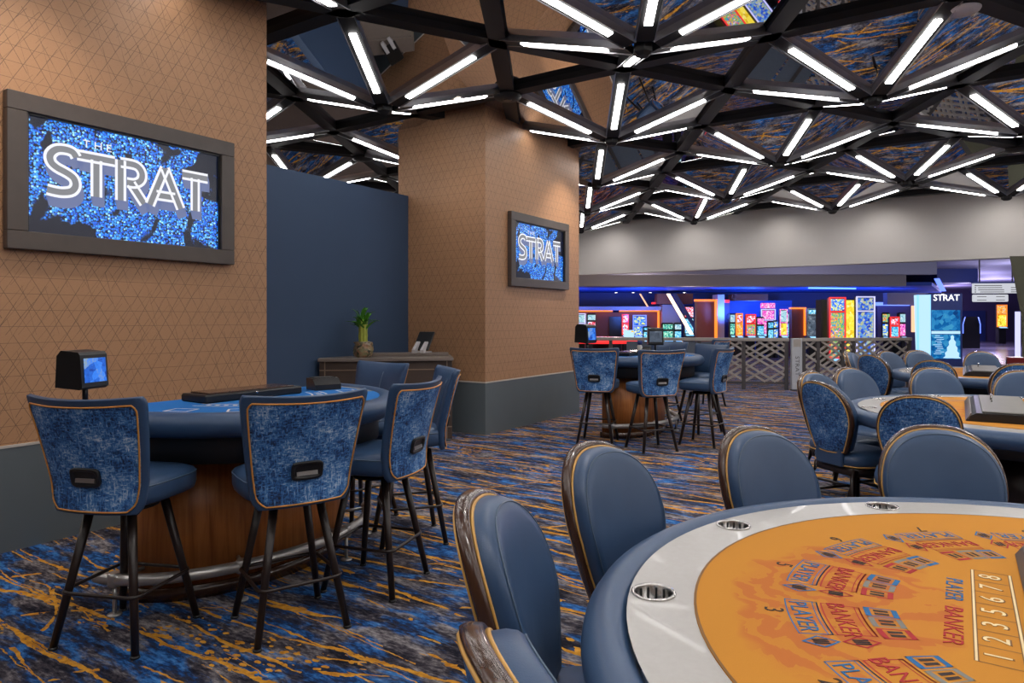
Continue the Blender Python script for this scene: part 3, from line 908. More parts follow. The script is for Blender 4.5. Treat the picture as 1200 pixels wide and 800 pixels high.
# ------------------------------------------------------------------ low D-shaped baccarat table (local +X is the dealer's side)
def make_baccarat(label, full=True, rack_x=-.262):
    root = thing('baccarat_table', label, 'gaming table', group='D-shaped baccarat tables')
    R, H = 1.21, .80
    t0, t1 = PI * .5, PI * 1.5
    def dloop(r, xe, n=56):
        return [(r * math.cos(lerp(t0, t1, k / n)), r * math.sin(lerp(t0, t1, k / n))) for k in range(n + 1)]
    rr = R - .056
    pts = [(.14, rr)] + dloop(rr, 0) + [(.14, -rr)]
    r = MB(); r.tube([(x, y, H - .057) for x, y in pts], .056, 16, ry=.055); r.build('arm_rail', M['leather'], root)
    rg = MB(); ro, ri = R - .10, R - .255
    o_ = [(.14, ro)] + dloop(ro, 0) + [(.14, -ro)]; i_ = [(.14, ri)] + dloop(ri, 0) + [(.14, -ri)]
    zt = H - .008
    rc = R - .157
    cups = [(rc * math.cos(math.radians(q)), rc * math.sin(math.radians(q))) for q in (90, 126, 161, 197, 233, 268)]
    loops = [[(x, y, zt) for x, y in o_ + i_[::-1]]] + [[(cx + .048 * math.cos(2 * PI * k / 28), cy + .048 * math.sin(2 * PI * k / 28), zt) for k in range(28)] for cx, cy in cups]
    es = []
    for lp in loops:
        vs = rg._v(lp); es += [rg.bm.edges.new((vs[k], vs[(k + 1) % len(vs)])) for k in range(len(vs))]
    bmesh.ops.triangle_fill(rg.bm, edges=es, use_beauty=True, normal=(0, 0, 1))
    ring = rg.build('cup_ledge', M['ring'], root)
    f = MB(); f.prism([(.14, ri + .004)] + dloop(ri + .004, 0) + [(.14, -ri - .004)], H - .055, H - .0055); f.build('tabletop', M['orange_felt'], root)
    ln = MB(); a1 = dloop(ri + .004, 0); a2 = dloop(ri - .002, 0)
    for k in range(len(a1) - 1): ln.poly([(*a1[k], H - .0050), (*a1[k + 1], H - .0050), (*a2[k + 1], H - .0050), (*a2[k], H - .0050)])
    ln.build('felt_edge', M['print_dark_gold'], root)
    for cx, cy in cups:
        c_ = MB()
        c_.lathe([(.044, -.085), (.047, -.020), (.0525, -.0165), (.0535, -.0140), (.0520, -.0120), (.0465, -.0120), (.0450, -.0160), (.043, -.082), (.030, -.0825)], (cx, cy, H + .008), 28)
        co = c_.build('cup_holder', M['chrome'], root)
        ck = MB()
        for k in range(28):
            a = 2 * PI * k / 28
            if k % 2 == 0: ck.box((cx + .0432 * math.cos(a), cy + .0432 * math.sin(a), H - .042), (.002, .0045, .060), rz=a)
        ck.lathe([(.040, -.0815), (.040, -.079)], (cx, cy, H + .008), 20)
        ck.build('cup_lining', M['black_metal'], co)
    # printed layout
    pm = [M['print_blue'], M['print_red'], M['print_black'], M['print_grey'], M['print_gold'], M['print_cream'], M['print_dark_gold']]
    pr = MB(); z = H - .0049
    def sect(r0, r1, d0, d1, mi, n=8, dz=0.0):
        pr.mi = mi
        for k in range(n):
            u, w = math.radians(lerp(d0, d1, k / n)), math.radians(lerp(d0, d1, (k + 1) / n))
            pr.poly([(rr_ * math.cos(q), rr_ * math.sin(q), z + dz) for rr_, q in ((r0, u), (r1, u), (r1, w), (r0, w))])
    def outline(r0, r1, d0, d1, mi, w=.0032):
        dg = math.degrees(w / ((r0 + r1) / 2))
        sect(r0, r0 + w, d0, d1, mi); sect(r1 - w, r1, d0, d1, mi)
        sect(r0, r1, d0, d0 + dg, mi, 1); sect(r0, r1, d1 - dg, d1, mi, 1)
    def tmat(rad, deg, twist=0.0, dz=.0004):
        """text frame: reads along increasing angle with letter tops to the centre"""
        q = math.radians(deg)
        pos = Vector((rad * math.cos(q), rad * math.sin(q), z + dz))
        inw = Vector((-math.cos(q), -math.sin(q), 0)); tan = Vector((-math.sin(q), math.cos(q), 0))
        m_ = Matrix((( tan.x, inw.x, 0, pos.x), (tan.y, inw.y, 0, pos.y), (0, 0, 1, pos.z), (0, 0, 0, 1)))
        return m_
    if full:
        spots = [('1', 246), ('2', 223.4), ('3', 200.6), ('5', 177.6), ('6', 154.2), ('7', 130.6), ('8', 107.5)]
        for num, dg in spots:
            pr.mi = 2; pr.text(num, .060, tmat(.786, dg - 1.5), 0.0003, sx=.9)
            for (r1_, r0_, mi, word) in ((.757, .686, 0, 'PLAYER'), (.680, .598, 1, 'BANKER')):
                outline(r0_, r1_, dg - 7, dg + 7, mi)
                outline(r0_, r0_ + .012, dg - 7, dg + 7, mi, .0022)
                pr.mi = mi; pr.text(word, .056, tmat((r0_ + r1_) / 2 + .006, dg), 0.0003, sx=.83)
            for k, (mi, cen_r, cen_d) in enumerate(((0, .555, dg - 5.6), (3, .555, dg - .2), (1, .565, dg + 5.4))):
                outline(.522, .590, cen_d - 2.4, cen_d + 2.4, mi, .004)
                for q in (.526, .578): sect(q, q + .008, cen_d - 2.3, cen_d + 2.3, mi, 2, .0001)
                for ad in (-.8, .8): sect(.541, .571, cen_d + ad - .5, cen_d + ad + .5, 2, 2, .0002)
            for mi, rad in ((0, .724), (1, .643)):      # pair diamonds beside the boxes
                m4 = tmat(rad, dg + 9.6)
                for q0, q1 in (((-.026, 0), (0, .040)), ((0, .040), (.026, 0)), ((.026, 0), (0, -.040)), ((0, -.040), (-.026, 0))):
                    pr.mi = mi
                    pr.poly([m4 @ Vector((q0[0], q0[1], 0)), m4 @ Vector((q1[0], q1[1], 0)), m4 @ Vector((q1[0] * .80, q1[1] * .80, 0)), m4 @ Vector((q0[0] * .80, q0[1] * .80, 0))])
                pr.mi = 2
                for off in (-.008, 0, .008):
                    pr.poly([m4 @ Vector((off + ex * .0028, ey * .016, .0002)) for ex, ey in ((-1, -1), (1, -1), (1, 1), (-1, 1))])
        # words and numbered strip in front of the dealer
        def flat(px_, py_, ang_):
            return Matrix.Translation((px_, py_, z + .0004)) @ Matrix.Rotation(ang_, 4, 'Z')
        pr.mi = 0; pr.text('PLAYER', .052, flat(-.403, .105, -PI / 2), .0003, sx=.92)
        pr.mi = 1; pr.text('BANKER', .052, flat(-.403, -.125, -PI / 2), .0003, sx=1.12)
        xa, xb, ya, yb_ = -.363, -.284, -.285, .285
        pr.mi = 4
        def bar(x0, y0, x1, y1, dz=0.0, mi=4):
            pr.mi = mi
            pr.poly([(x0, y0, z + dz), (x1, y0, z + dz), (x1, y1, z + dz), (x0, y1, z + dz)])
        for xx in (xa, xb):
            bar(xx - .0045, ya, xx + .0045, yb_, 0, 6); bar(xx - .0022, ya, xx + .0022, yb_, .0003, 5)
        for k in range(8):
            yy = lerp(ya, yb_, k / 7); bar(xa, yy - .0016, xb, yy + .0016, 0, 6)
        for k, d in enumerate('1235678'):
            m4 = Matrix.Translation(((xa + xb) / 2, lerp(ya, yb_, (k + .5) / 7), z + .0003)) @ Matrix.Rotation(PI / 2, 4, 'Z')
            pr.mi = 6; pr.text(d, .074, m4, .0002)
            m4 = m4 @ Matrix.Translation((-.0012, .0012, .0005))
            pr.mi = 5; pr.text(d, .066, m4, .0002)
    else:
        for dg in (223.4, 200.6, 177.6, 154.2, 130.6, 107.5):
            outline(.686, .757, dg - 7, dg + 7, 0, .008); outline(.598, .680, dg - 7, dg + 7, 1, .008)
    pr.build('felt_print', pm, root)
    sk = MB(); sk.prism([(.12, R - .24)] + dloop(R - .24, 0) + [(.12, -R + .24)], H - .20, H - .055, True); sk.build('apron', M['black_vinyl'], root)
    pd = MB(); pd.prism([(.06, .60)] + [(x, y) for x, y in dloop(.60, 0)] + [(.06, -.60)], .0, H - .20, True); pd.build('pedestal', M['leg'], root)
    # dealer's chip rack with a steel lid
    x0 = rack_x
    tr = MB()
    sec = [(x0 + .03, .0), (x0, .012), (x0 + .015, .035), (x0 + .06, .064), (x0 + .36, .064), (x0 + .36, .0)]
    La, Lb = -.74, .48
    tr.loft([[(x, y, H - .014 + zz) for x, zz in sec] for y in (La, La + .02, Lb - .02, Lb)], True, True, True, smooth=False)
    tray = tr.build('chip_rack', M['black'], root)
    ld = MB(); ld.box((x0 + .22, (La + Lb) / 2, H + .055), (.26, Lb - La - .07, .012), bev=.004); ld.box((x0 + .022, (La + Lb) / 2, H + .026), (.006, Lb - La, .045), mat=Matrix.Rotation(.45, 3, 'Y'))
    ld.build('rack_lid', M['lid_grey'], tray)
    hn = MB(); hn.tube([(x0 + .16, -.075, H + .060), (x0 + .16, -.070, H + .105), (x0 + .16, .070, H + .105), (x0 + .16, .075, H + .060)], .006, 8); hn.build('lid_handle', M['chrome'], tray)
    return root
# ------------------------------------------------------------------ framed screens on the columns
GL = {
 'S': [[(.92, .86), (.80, .97), (.55, 1.0), (.28, .96), (.10, .82), (.12, .66), (.30, .55), (.62, .46), (.84, .36), (.90, .20), (.78, .06), (.50, .0), (.22, .0), (.0, .02)]],
 'T': [[(0, .93), (1, .93)], [(.5, .88), (.5, 0)]],
 'R': [[(.12, 0), (.12, 1)], [(.12, .94), (.60, .94), (.80, .86), (.88, .72), (.82, .57), (.62, .48), (.34, .47)], [(.48, .46), (.95, 0)]],
 'A': [[(.06, 0), (.47, 1)], [(.47, 1), (.92, 0)], [(.24, .27), (.76, .27)]],
}
def smooth_path(p):
    """round a many-pointed stroke; leave straight strokes alone"""
    if len(p) < 5: return p
    out = []
    for i in range(len(p) - 1):
        a, b, c, d = p[max(i - 1, 0)], p[i], p[i + 1], p[min(i + 2, len(p) - 1)]
        for q in range(4):
            t = q / 4
            out.append(tuple(.5 * (2 * b[k] + (c[k] - a[k]) * t + (2 * a[k] - 5 * b[k] + 4 * c[k] - d[k]) * t * t + (3 * b[k] - a[k] - 3 * c[k] + d[k]) * t ** 3) for k in (0, 1)))
    return out + [p[-1]]
def ribbon(path, off0, off1):
    """quads between two offsets of a 2-D polyline"""
    out = []
    n_ = len(path)
    nr = []
    for i in range(n_):
        a = Vector(path[max(i - 1, 0)]); b = Vector(path[min(i + 1, n_ - 1)])
        d = (b - a).normalized(); nr.append(Vector((-d.y, d.x)))
    A = [Vector(p) + q * off0 for p, q in zip(path, nr)]; B = [Vector(p) + q * off1 for p, q in zip(path, nr)]
    return A, B
def logo(parent, put, boxes, zb, h, shadow, weight=.135):
    """inline lettering: put(x, z, layer) gives a point on the screen"""
    side, grey, white = MB(), MB(), MB()
    for ch, x0, x1 in boxes:
        for path in GL[ch]:
            path = smooth_path(path)
            P2 = [(x0 + (x1 - x0) * a, zb + h * b) for a, b in path]
            w = h * weight
            A, B = ribbon(P2, -w, w)
            for i in range(len(P2) - 1):
                grey.poly([put(*A[i], 2), put(*A[i + 1], 2), put(*B[i + 1], 2), put(*B[i], 2)])
                for edge in (A, B):
                    side.poly([put(*edge[i], 1), put(*edge[i + 1], 1), put(edge[i + 1].x + shadow[0], edge[i + 1].y + shadow[1], 1), put(edge[i].x + shadow[0], edge[i].y + shadow[1], 1)])
            for e in (0, len(P2) - 1):
                side.poly([put(*A[e], 1), put(*B[e], 1), put(B[e].x + shadow[0], B[e].y + shadow[1], 1), put(A[e].x + shadow[0], A[e].y + shadow[1], 1)])
            for o0, o1 in ((-w, -w * .52), (w * .52, w)):
                A, B = ribbon(P2, o0, o1)
                for i in range(len(P2) - 1):
                    white.poly([put(*A[i], 3), put(*A[i + 1], 3), put(*B[i + 1], 3), put(*B[i], 3)])
    side.build('letter_sides', M['letter_side'], parent)
    grey.build('letter_faces', M['letter_grey'], parent)
    return white
def framed_screen(yc, label):
    root = thing('wall_screen', label, 'screen', (WX, yc, 2.382), 0, 'framed screens on the tan columns')
    w, h, fw, d = 1.58, .984, .115, .062
    f = MB()
    for c_, s_ in (((d / 2, 0, h / 2 - fw / 2), (d, w, fw)), ((d / 2, 0, -h / 2 + fw / 2), (d, w, fw)),
                   ((d / 2, -w / 2 + fw / 2, 0), (d, fw, h - 2 * fw)), ((d / 2, w / 2 - fw / 2, 0), (d, fw, h - 2 * fw))):
        f.box(c_, s_, bev=.004)
    f.build('frame', M['frame_wood'], root)
    s = MB(); s.box((.012, 0, 0), (.022, w - 2 * fw + .01, h - 2 * fw + .01)); sc = s.build('screen', M['beads'], root)
    b = MB()
    for y in (-w / 2 + fw + .006, w / 2 - fw - .006): b.box((.03, y, 0), (.02, .012, h - 2 * fw))
    b.box((.03, 0, h / 2 - fw - .006), (.02, w - 2 * fw, .012))
    b.build('bezel', M['black'], root)
    put = lambda x, z, l: Vector((.0235 + .0012 * l, x, z))
    wh = logo(sc, put, (('S', -.555, -.365), ('T', -.375, -.13), ('R', -.115, .085), ('A', .10, .375), ('T', .365, .575)), -.095, .285, (.016, -.065))
    m4 = Matrix(((0, 0, 1, .0274), (1, 0, 0, -.245), (0, 1, 0, .252), (0, 0, 0, 1)))
    wh.text('T H E', .072, m4, .0002, sx=1.1)
    wh.build('letter_lines', M['letter_white'], sc)
    return root
framed_screen(2.60, 'large framed screen reading THE STRAT on the near tan column')
framed_screen(8.26, 'framed screen reading THE STRAT on the far tan column')

# ------------------------------------------------------------------ furniture
t1 = make_blackjack('blue high blackjack table at left under the big screen')
t1.location = (-3.62, 2.56, 0)
t2 = dup(t1, (-3.62, 8.30, 0), 0, 'blue high blackjack table in front of the far tan column')
st = make_stool('high blue stool at far left, left end of the near blackjack table')
def put_stool(o, x, y, fx, fy): o.location = (x, y, 0); o.rotation_euler = (0, 0, facing(fx, fy))
put_stool(st, -3.22, 1.67, -.38, .92)
for x, y, fx, fy, lab in (
    (-2.68, 2.15, -1.25, .50, 'high blue stool in the middle front of the near blackjack table'),
    (-2.69, 2.74, -.964, -.262, 'high blue stool turned left, third along the near blackjack table'),
    (-3.06, 3.42, -.63, -.77, 'high blue stool seen edge-on behind the third stool, near the dark desk'),
    (-3.72, 3.58, -.10, -1, 'high blue stool showing its smooth front, at the right end of the near blackjack table'),
    (-3.58, 7.31, -.27, .96, 'high blue stool at left front of the blackjack table by the far column'),
    (-2.88, 7.22, -.77, .63, 'high blue stool second from left at the blackjack table by the far column'),
    (-2.50, 7.87, -.95, .05, 'high blue stool turned left at the right side of the far column table'),
    (-2.84, 8.74, -.45, -.9, 'high blue stool showing its smooth front, behind the far column table'),
    (-3.55, 9.30, -.1, -1, 'high blue stool at the back end of the far column table, mostly hidden'),
    (-3.52, 11.33, -.95, .2, 'high blue stool standing alone farthest back, near the lattice railing')):
    dup(st, (x, y, 0), facing(fx, fy), lab)

T1 = (.39, 1.87)
b1 = make_baccarat('large orange baccarat table in the right foreground')
b1.location = (*T1, 0)
b2 = make_baccarat('orange baccarat table at middle right with a grey-lidded chip rack', False, -.41)
b2.location = (.44, 6.03, 0)
b3 = dup(b2, (.44, 10.2, 0), 0, 'small-looking orange baccarat table farthest back at right')
ch = make_chair('dark-rimmed blue chair cut off at the bottom edge, nearest the camera')
def ringpos(c, deg, r, turn=0.0):
    """seat centre for a chair whose back top stands at angle deg, radius r; turn swivels it"""
    a = math.radians(deg)
    bx, by = c[0] + r * math.cos(a), c[1] + r * math.sin(a)
    f = a + PI + math.radians(turn)
    off = .30
    return (bx + off * math.cos(f), by + off * math.sin(f), 0), f - PI / 2
def place(first, c, deg, r, turn, lab):
    loc, rz = ringpos(c, deg, r, turn)
    if first: ch.location = loc; ch.rotation_euler = (0, 0, rz)
    else: dup(ch, loc, rz, lab)
place(True, T1, 229, 1.40, 0, '')
for deg, r, turn, lab in (
    (196.5, 1.475, 3, 'dark-rimmed blue chair at left of the orange foreground table, second from the bottom edge'),
    (165.5, 1.535, 2, 'dark-rimmed blue chair third around the foreground table, at the rail left of its far edge'),
    (135.5, 1.54, 12, 'blue chair facing the camera behind the far left rail of the foreground table'),
    (107, 1.60, -5, 'blue chair facing the camera behind the far right rail of the foreground table')):
    place(False, T1, deg, r, turn, lab)
T2 = (.44, 6.03)
for deg, r, turn, lab in (
    (203, 1.41, 28, 'chair showing its patterned back at the left end of the middle baccarat table'),
    (167, 1.53, -18, 'chair seen edge-on behind the patterned chair at left of the middle baccarat table'),
    (140, 1.69, 0, 'chair with a plain blue front at the far left of the middle baccarat table'),
    (242, 1.38, 30, 'chair showing its patterned back in front of the middle baccarat table'),
    (113, 1.66, 0, 'chair with a plain blue front behind the middle baccarat table, left of its chip rack'),
    (89, 1.52, 5, 'chair with a plain blue front at the right frame edge behind the middle chip rack')):
    place(False, T2, deg, r, turn, lab)
T3 = (.44, 10.2)
for deg, r, turn, lab in (
    (191, 1.42, 45, 'chair showing its patterned back at the left end of the farthest baccarat table'),
    (163, 1.82, 8, 'chair seen edge-on left of the farthest baccarat table, before the railing'),
    (143, 1.64, 0, 'chair with a plain blue front at the far left corner of the farthest baccarat table'),
    (240, 1.38, 25, 'chair showing its patterned back in front of the farthest baccarat table'),
    (123, 1.76, 0, 'chair with a plain blue front behind the farthest table, before the tall blue directory'),
    (97, 1.57, 5, 'chair with a plain blue front behind the farthest table, right of the tall blue directory'),
    (272, 1.40, 20, 'chair showing its patterned back at the right frame edge before the farthest table')):
    place(False, T3, deg, r, turn, lab)

def screen_device(loc, rz, label, hgt=.30, m=None):
    root = thing('table_display', label, 'display', loc, rz, 'small displays on the gaming tables')
    p = MB(); p.lathe([(.06, 0), (.06, .008), (.018, .014)], n=20); p.cyl((0, 0, .008), (0, 0, hgt), .016); p.build('stand', M['black'], root)
    # housing: local +Y is the screen side
    b = MB()
    sec = [(-.115, 0), (.055, -.012), (.075, .002), (.060, .195), (.045, .212), (-.075, .222), (-.105, .19)]
    w = .105
    b.loft([[(x * k, y, hgt - .03 + z) for y, z in sec] for x, k in ((-w, .97), (-w + .012, 1), (w - .012, 1), (w, .97))], True, True, True, smooth=False)
    hb = b.build('housing', M['black'], root)
    s = MB(); s.slab([(-.082, .0765, hgt + .0), (.082, .0765, hgt + .0), (.082, .0655, hgt + .145), (-.082, .0655, hgt + .145)], (0, .002, 0))
    s.build('screen', m or M['art_blue'], root)
    return root
sd = screen_device((-3.79, 1.745, 1.0), facing(.93, .37), 'black display box with a blue picture at the left end of the near blackjack table', .15, M['art_sea'])
sd.scale = (.85, .85, .85)
screen_device((-3.80, 7.46, 1.0), facing(.93, -.1), 'black display box beside the tan column on the far column table', .20, M['art_sea'])
md = screen_device((-3.45, 8.80, .985), facing(.45, -.9), 'small grey-lit monitor standing on the far column table', .16, M['art_dim'])
bx = thing('shuffle_box', 'small black box at the right end of the near blackjack table', 'box', (-3.55, 3.12, .985), facing(.9, -.3))
b = MB(); b.loft([[(x, y, z) for y, z in ((-.075, 0), (.075, 0), (.075, .035), (.03, .075), (-.075, .075))] for x in (-.09, .09)], True, True, True, smooth=False); b.build('body', M['black'], bx)
b = MB(); b.box((0, -.022, .077), (.15, .09, .006), bev=.002); b.build('lid', M['black_metal'], bx)
dr = thing('discard_rack', 'dark black wedge holder on the far column table', 'card holder', (-3.45, 8.45, .985), .6)
b = MB(); b.loft([[(x, y, z) for y, z in ((-.12, 0), (.12, 0), (.12, .03), (-.10, .10))] for x in (-.055, .055)], True, True, True, smooth=False); b.build('body', M['black'], dr)
b = MB(); b.slab([(-.045, .10, .042), (.045, .10, .042), (.045, -.09, .103), (-.045, -.09, .103)], (0, .0, .006)); b.build('cover', M['black_metal'], dr)
bo = thing('dispenser_bottle', 'small dark-capped bottle on the far column table before the railing', 'bottle', (-3.60, 8.62, .985))
b = MB(); b.lathe([(.03, 0), (.034, .006), (.034, .10), (.028, .115), (.014, .125)], n=18); b.build('body', M['print_white'], bo)
b = MB(); b.lathe([(.016, .122), (.034, .128), (.034, .175), (.012, .182)], n=18); b.build('cap', M['slot_navy'], bo)
for (x, y, lab) in ((.62, 6.78, 'dark red card box on the chip rack of the middle baccarat table'), (.58, 10.6, 'dark red card box on the farthest baccarat table')):
    r_ = thing('card_box', lab, 'box', (x, y, .848), .0)
    b = MB(); b.box((0, 0, .065), (.18, .24, .13), bev=.008); b.build('body', M['red_plastic'], r_)
    b = MB(); b.box((-.092, 0, .06), (.006, .16, .07), bev=.002); b.build('front_flap', M['black'], r_)

# desk
A0 = W(-2.23, 7.83); A1 = W(-.69, 8.05)
dd = (A1 - A0); ang_d = math.atan2(dd.y, dd.x); Wd = dd.length
desk = thing('host_desk', 'dark brown host desk with brass lines against the blue wall', 'desk', ((A0 + A1) / 2), ang_d)
w = Wd
b = MB(); b.box((0, .34, .50), (w - .03, .60, .92)); b.build('body', M['desk'], desk)
b = MB(); b.box((0, .33, .98), (w, .66, .04), bev=.004); top_ = b.build('top', M['desk_top'], desk)
b = MB(); b.box((.26, .52, 1.018), (w * .62, .24, .036), bev=.004); b.build('raised_shelf', M['desk_top'], desk)
b = MB()
for x in (-w / 2 + .075, w / 2 - .075): b.box((x, .037, .50), (.012, .008, .92))
for z in (.86, .18): b.box((0, .0365, z), (w - .03, .008, .012))
b.build('brass_inlay', M['brass_line'], desk)
b = MB(); b.box((0, .33, .02), (w - .06, .56, .04)); b.build('plinth', M['panel_grey'], desk)

pl = thing('lucky_bamboo', 'lucky bamboo with green leaves in a pebble pot on the dark desk', 'plant', desk.location + Vector((dd.normalized() * (-.28)).to_3d()) + Vector((-dd.y, dd.x, 0)).normalized() * .22 + Vector((0, 0, 1.0)), .4)
b = MB(); b.lathe([(.052, 0), (.064, .02), (.068, .055), (.060, .092), (.066, .105), (.04, .11)], n=20)
for v_ in b.bm.verts: v_.co.x *= 1 + .13 * math.sin(7 * v_.co.z * 20 + 3 * v_.co.y * 20); v_.co.y *= 1 + .08 * math.cos(v_.co.x * 60)
pot = b.build('pot', M['pot'], pl)
rng = random.Random(3)
for k in range(7):
    a = 2 * PI * k / 7; r0 = .021 if k else 0
    x, y = r0 * math.cos(a), r0 * math.sin(a); h_ = .205 + rng.random() * .06
    b = MB()
    pts = []; rad = []
    for q in range(13):
        z = .05 + (h_ - .05) * q / 12; pts.append((x, y, z)); rad.append(.0115 if q % 3 else .0135)
    b.tube(pts, rad, 8); stk = b.build('stalk', M['stalk'], pl)
    for j in range(6):
        b = MB(); th = rng.random() * 2 * PI; L = .10 + rng.random() * .12; el = .75 + rng.random() * .65
        d_ = Vector((math.cos(th), math.sin(th), 0)); s_ = Vector((-d_.y, d_.x, 0))
        rows = []
        for q in range(7):
            t = q / 6; wd = .017 * math.sin(PI * min(1, t * .9 + .12)) ** .8 * (1 - .35 * t)
            p0 = Vector((x, y, h_ - .02 * j * .6)) + d_ * (L * t * math.cos(el)) + Vector((0, 0, L * (math.sin(el) * t - .42 * t * t)))
            rows.append([p0 - s_ * wd + Vector((0, 0, wd * .4)), p0, p0 + s_ * wd + Vector((0, 0, wd * .4))])
        b.grid(rows); lf = b.build('leaf', M['leaf'], pl)
pl.scale = (1.7, 1.7, 1.7)
ts = thing('tablet_stand', 'black tablet on a white two-footed stand on the desk', 'tablet', desk.location + dd.normalized() * .42 + Vector((-dd.y, dd.x, 0)).normalized() * .50 + Vector((0, 0, 1.036)), ang_d - .55)
tm = Matrix.Rotation(-.55, 3, 'X')
b = MB(); b.box((0, .03, .115), (.17, .020, .22), mat=Matrix.Rotation(-.62, 3, 'X'), bev=.005); b.build('tablet', M['black'], ts)
for sx in (-.045, .045):
    b = MB(); b.loft([[(sx + q, y, z) for y, z in ((-.09, 0), (.07, 0), (.07, .012), (-.045, .016), (.012, .10), (-.004, .11), (-.09, .03))] for q in (-.018, .018)], True, True, True, smooth=False)
    b.build('foot', M['white_plastic'], ts)

ts.scale = (1.3, 1.3, 1.25)
# ------------------------------------------------------------------ lattice railing
def railing(pa, pb, label, dens, solid=None, plate=False):
    d = pb - pa; L = d.length; an = math.atan2(d.y, d.x)
    r_ = thing('lattice_railing', label, 'railing', pa, an, 'metal railing before the slot hall')
    b = MB(); b.box((L / 2, 0, 1.03), (L, .09, .07), bev=.008); b.build('top_rail', M['rail_grey'], r_)
    b = MB(); b.box((L / 2, 0, .14), (L, .05, .05)); b.build('bottom_rail', M['dark_rail'], r_)
    x0, x1 = .05, L - .05
    for x in [x0] + [lerp(x0, x1, q) for q in dens] + [x1]:
        b = MB(); b.box((x, 0, .5), (.075, .06, 1.0)); b.build('post', M['dark_rail'], r_)
    s0 = solid[1] if solid else x0
    z0, z1 = .165, .995
    rng = random.Random(int(L * 100))
    b = MB()
    for sl, off in ((.62, .017), (-.62, -.017)):
        c_ = -3.0
        while c_ < L + 3.0:
            c_ += .20 if rng.random() < .6 else .40
            # x = c + (z - z0)/sl ; clip
            za, zb = z0, z1
            f = lambda z: c_ + (z - z0) / sl
            seg = []
            for q in range(41):
                z = lerp(z0, z1, q / 40)
                if s0 < f(z) < x1: seg.append((f(z), z))
            if len(seg) > 3:
                (xa, a_), (xb, b_) = seg[0], seg[-1]
                mid = ((xa + xb) / 2, off, (a_ + b_) / 2); ln_ = math.hypot(xb - xa, b_ - a_)
                b.box(mid, (ln_, .022, .042), mat=Matrix.Rotation(-math.atan2(b_ - a_, xb - xa), 3, 'Y'))
    b.build('lattice', M['rail_grey'], r_)
    if solid:
        k = 3
        for q in range(k):
            xa, xb = lerp(solid[0], solid[1], q / k), lerp(solid[0], solid[1], (q + 1) / k)
            b = MB(); b.box(((xa + xb) / 2, 0, .58), (xb - xa - .05, .03, .80)); b.build('infill_panel', M['panel_grey'], r_)
    return r_
pR0, pR1, pR2 = W(.7, 14.9), W(5.83, 14.0), W(8.50, 14.55)
railing(pR0, W(5.69, 14.03), 'long metal railing of diagonal slats with grey panels, left of the pale post', (.28, .47, .65, .83), (1.75, 3.55))
railing(W(5.94, 14.03), pR2, 'shorter metal railing of diagonal slats, right of the pale post', (.13, .36, .46))
po = thing('railing_post', 'pale grey post with upright STRAT lettering between the two railings', 'post', W(5.80, 13.93), YAW)
b = MB(); b.box((0, 0, .54), (.21, .09, 1.04), bev=.006); b.build('body', M['pale_post'], po)
b = MB(); b.box((0, -.046, .97), (.15, .006, .16), bev=.002); b.build('cap_plate', M['rail_grey'], po)
b = MB(); b.text('STRAT', .115, Matrix.Translation((0, -.0455, .50)) @ Matrix.Rotation(PI / 2, 4, 'X') @ Matrix.Rotation(-PI / 2, 4, 'Z'), .0006, sx=1.2)
b.text('R', .07, Matrix.Translation((0, -.0455, .16)) @ Matrix.Rotation(PI / 2, 4, 'X') @ Matrix.Rotation(-PI / 2, 4, 'Z'), .0006)
b.build('lettering', M['dark_rail'], po)
b = MB(); b.box((0, 0, .01), (.20, .10, .02)); b.build('foot', M['black_metal'], po)

# ------------------------------------------------------------------ slot hall beyond the railing
def PX(x, y, Z): return (x - 600) / 800 * Z, EYE - (y - 374) / 800 * Z
def bgbox(name, x0, y0, x1, y1, Z, depth, m, kind=True, parent=None, z0=None, z1=None):
    """box whose face toward the room spans the given sight lines at distance Z"""
    X0, zt = PX(x0, y0, Z); X1, zb = PX(x1, y1, Z)
    if z0 is not None: zb = z0
    if z1 is not None: zt = z1
    o = MB().box((0, depth / 2, 0), (abs(X1 - X0), depth, abs(zt - zb))).build(name, m, parent)
    p = W((X0 + X1) / 2, Z, (zt + zb) / 2)
    o.location = p; o.rotation_euler = (0, 0, YAW)
    if kind: struct(o)
    return o
bgbox('wall_slot_hall', 560, 300, 1080, 400, 31, .3, M['slot_navy'], z0=0, z1=4.2)
bgbox('wall_corridor', 1040, 300, 1330, 400, 46, .3, M['purple'], z0=0, z1=4.2)
def ceil_slab(name, corners, z, t, m):
    o = MB().slab([W(X, Z, z) for X, Z in corners], (0, 0, t)).build(name, m); return struct(o)
ceil_slab('ceiling_slot_hall', [(-4, 24.4), (15.0, 24.4), (19.5, 31), (-4, 31)], 2.655, .12, M['slot_blue'])
bgbox('wall_soffit', 560, 320, 1062, 337, 24.1, .4, M['soffit'], z0=2.62, z1=3.10)
bgbox('wall_fascia', 700, 300, 1098, 322, 22.0, .35, M['soffit_lilac'], z0=2.90, z1=3.6)
ceil_slab('ceiling_tray', [(-3, 23.5), (10.5, 14.6), (14.2, 16), (14.2, 24), (-3, 24)], 3.75, .12, M['soffit_lilac'])
ceil_slab('ceiling_corridor', [(13.3, 13.6), (24, 9.0), (44, 46), (15.0, 46)], 3.45, .12, M['soffit_lilac'])
bgbox('trim_51', 1098, 300, 1146, 331, 27, 2.5, M['slot_navy'])
bgbox('trim_52', 1040, 343, 1088, 357, 26, .3, M['soffit_lilac'])
# tiled walkway at the right
o = MB().poly([W(X, Z, .004) for X, Z in ((14.6, 22), (30, 17), (48, 46), (25.4, 46))]).build('floor_tile', M['tile']); struct(o)
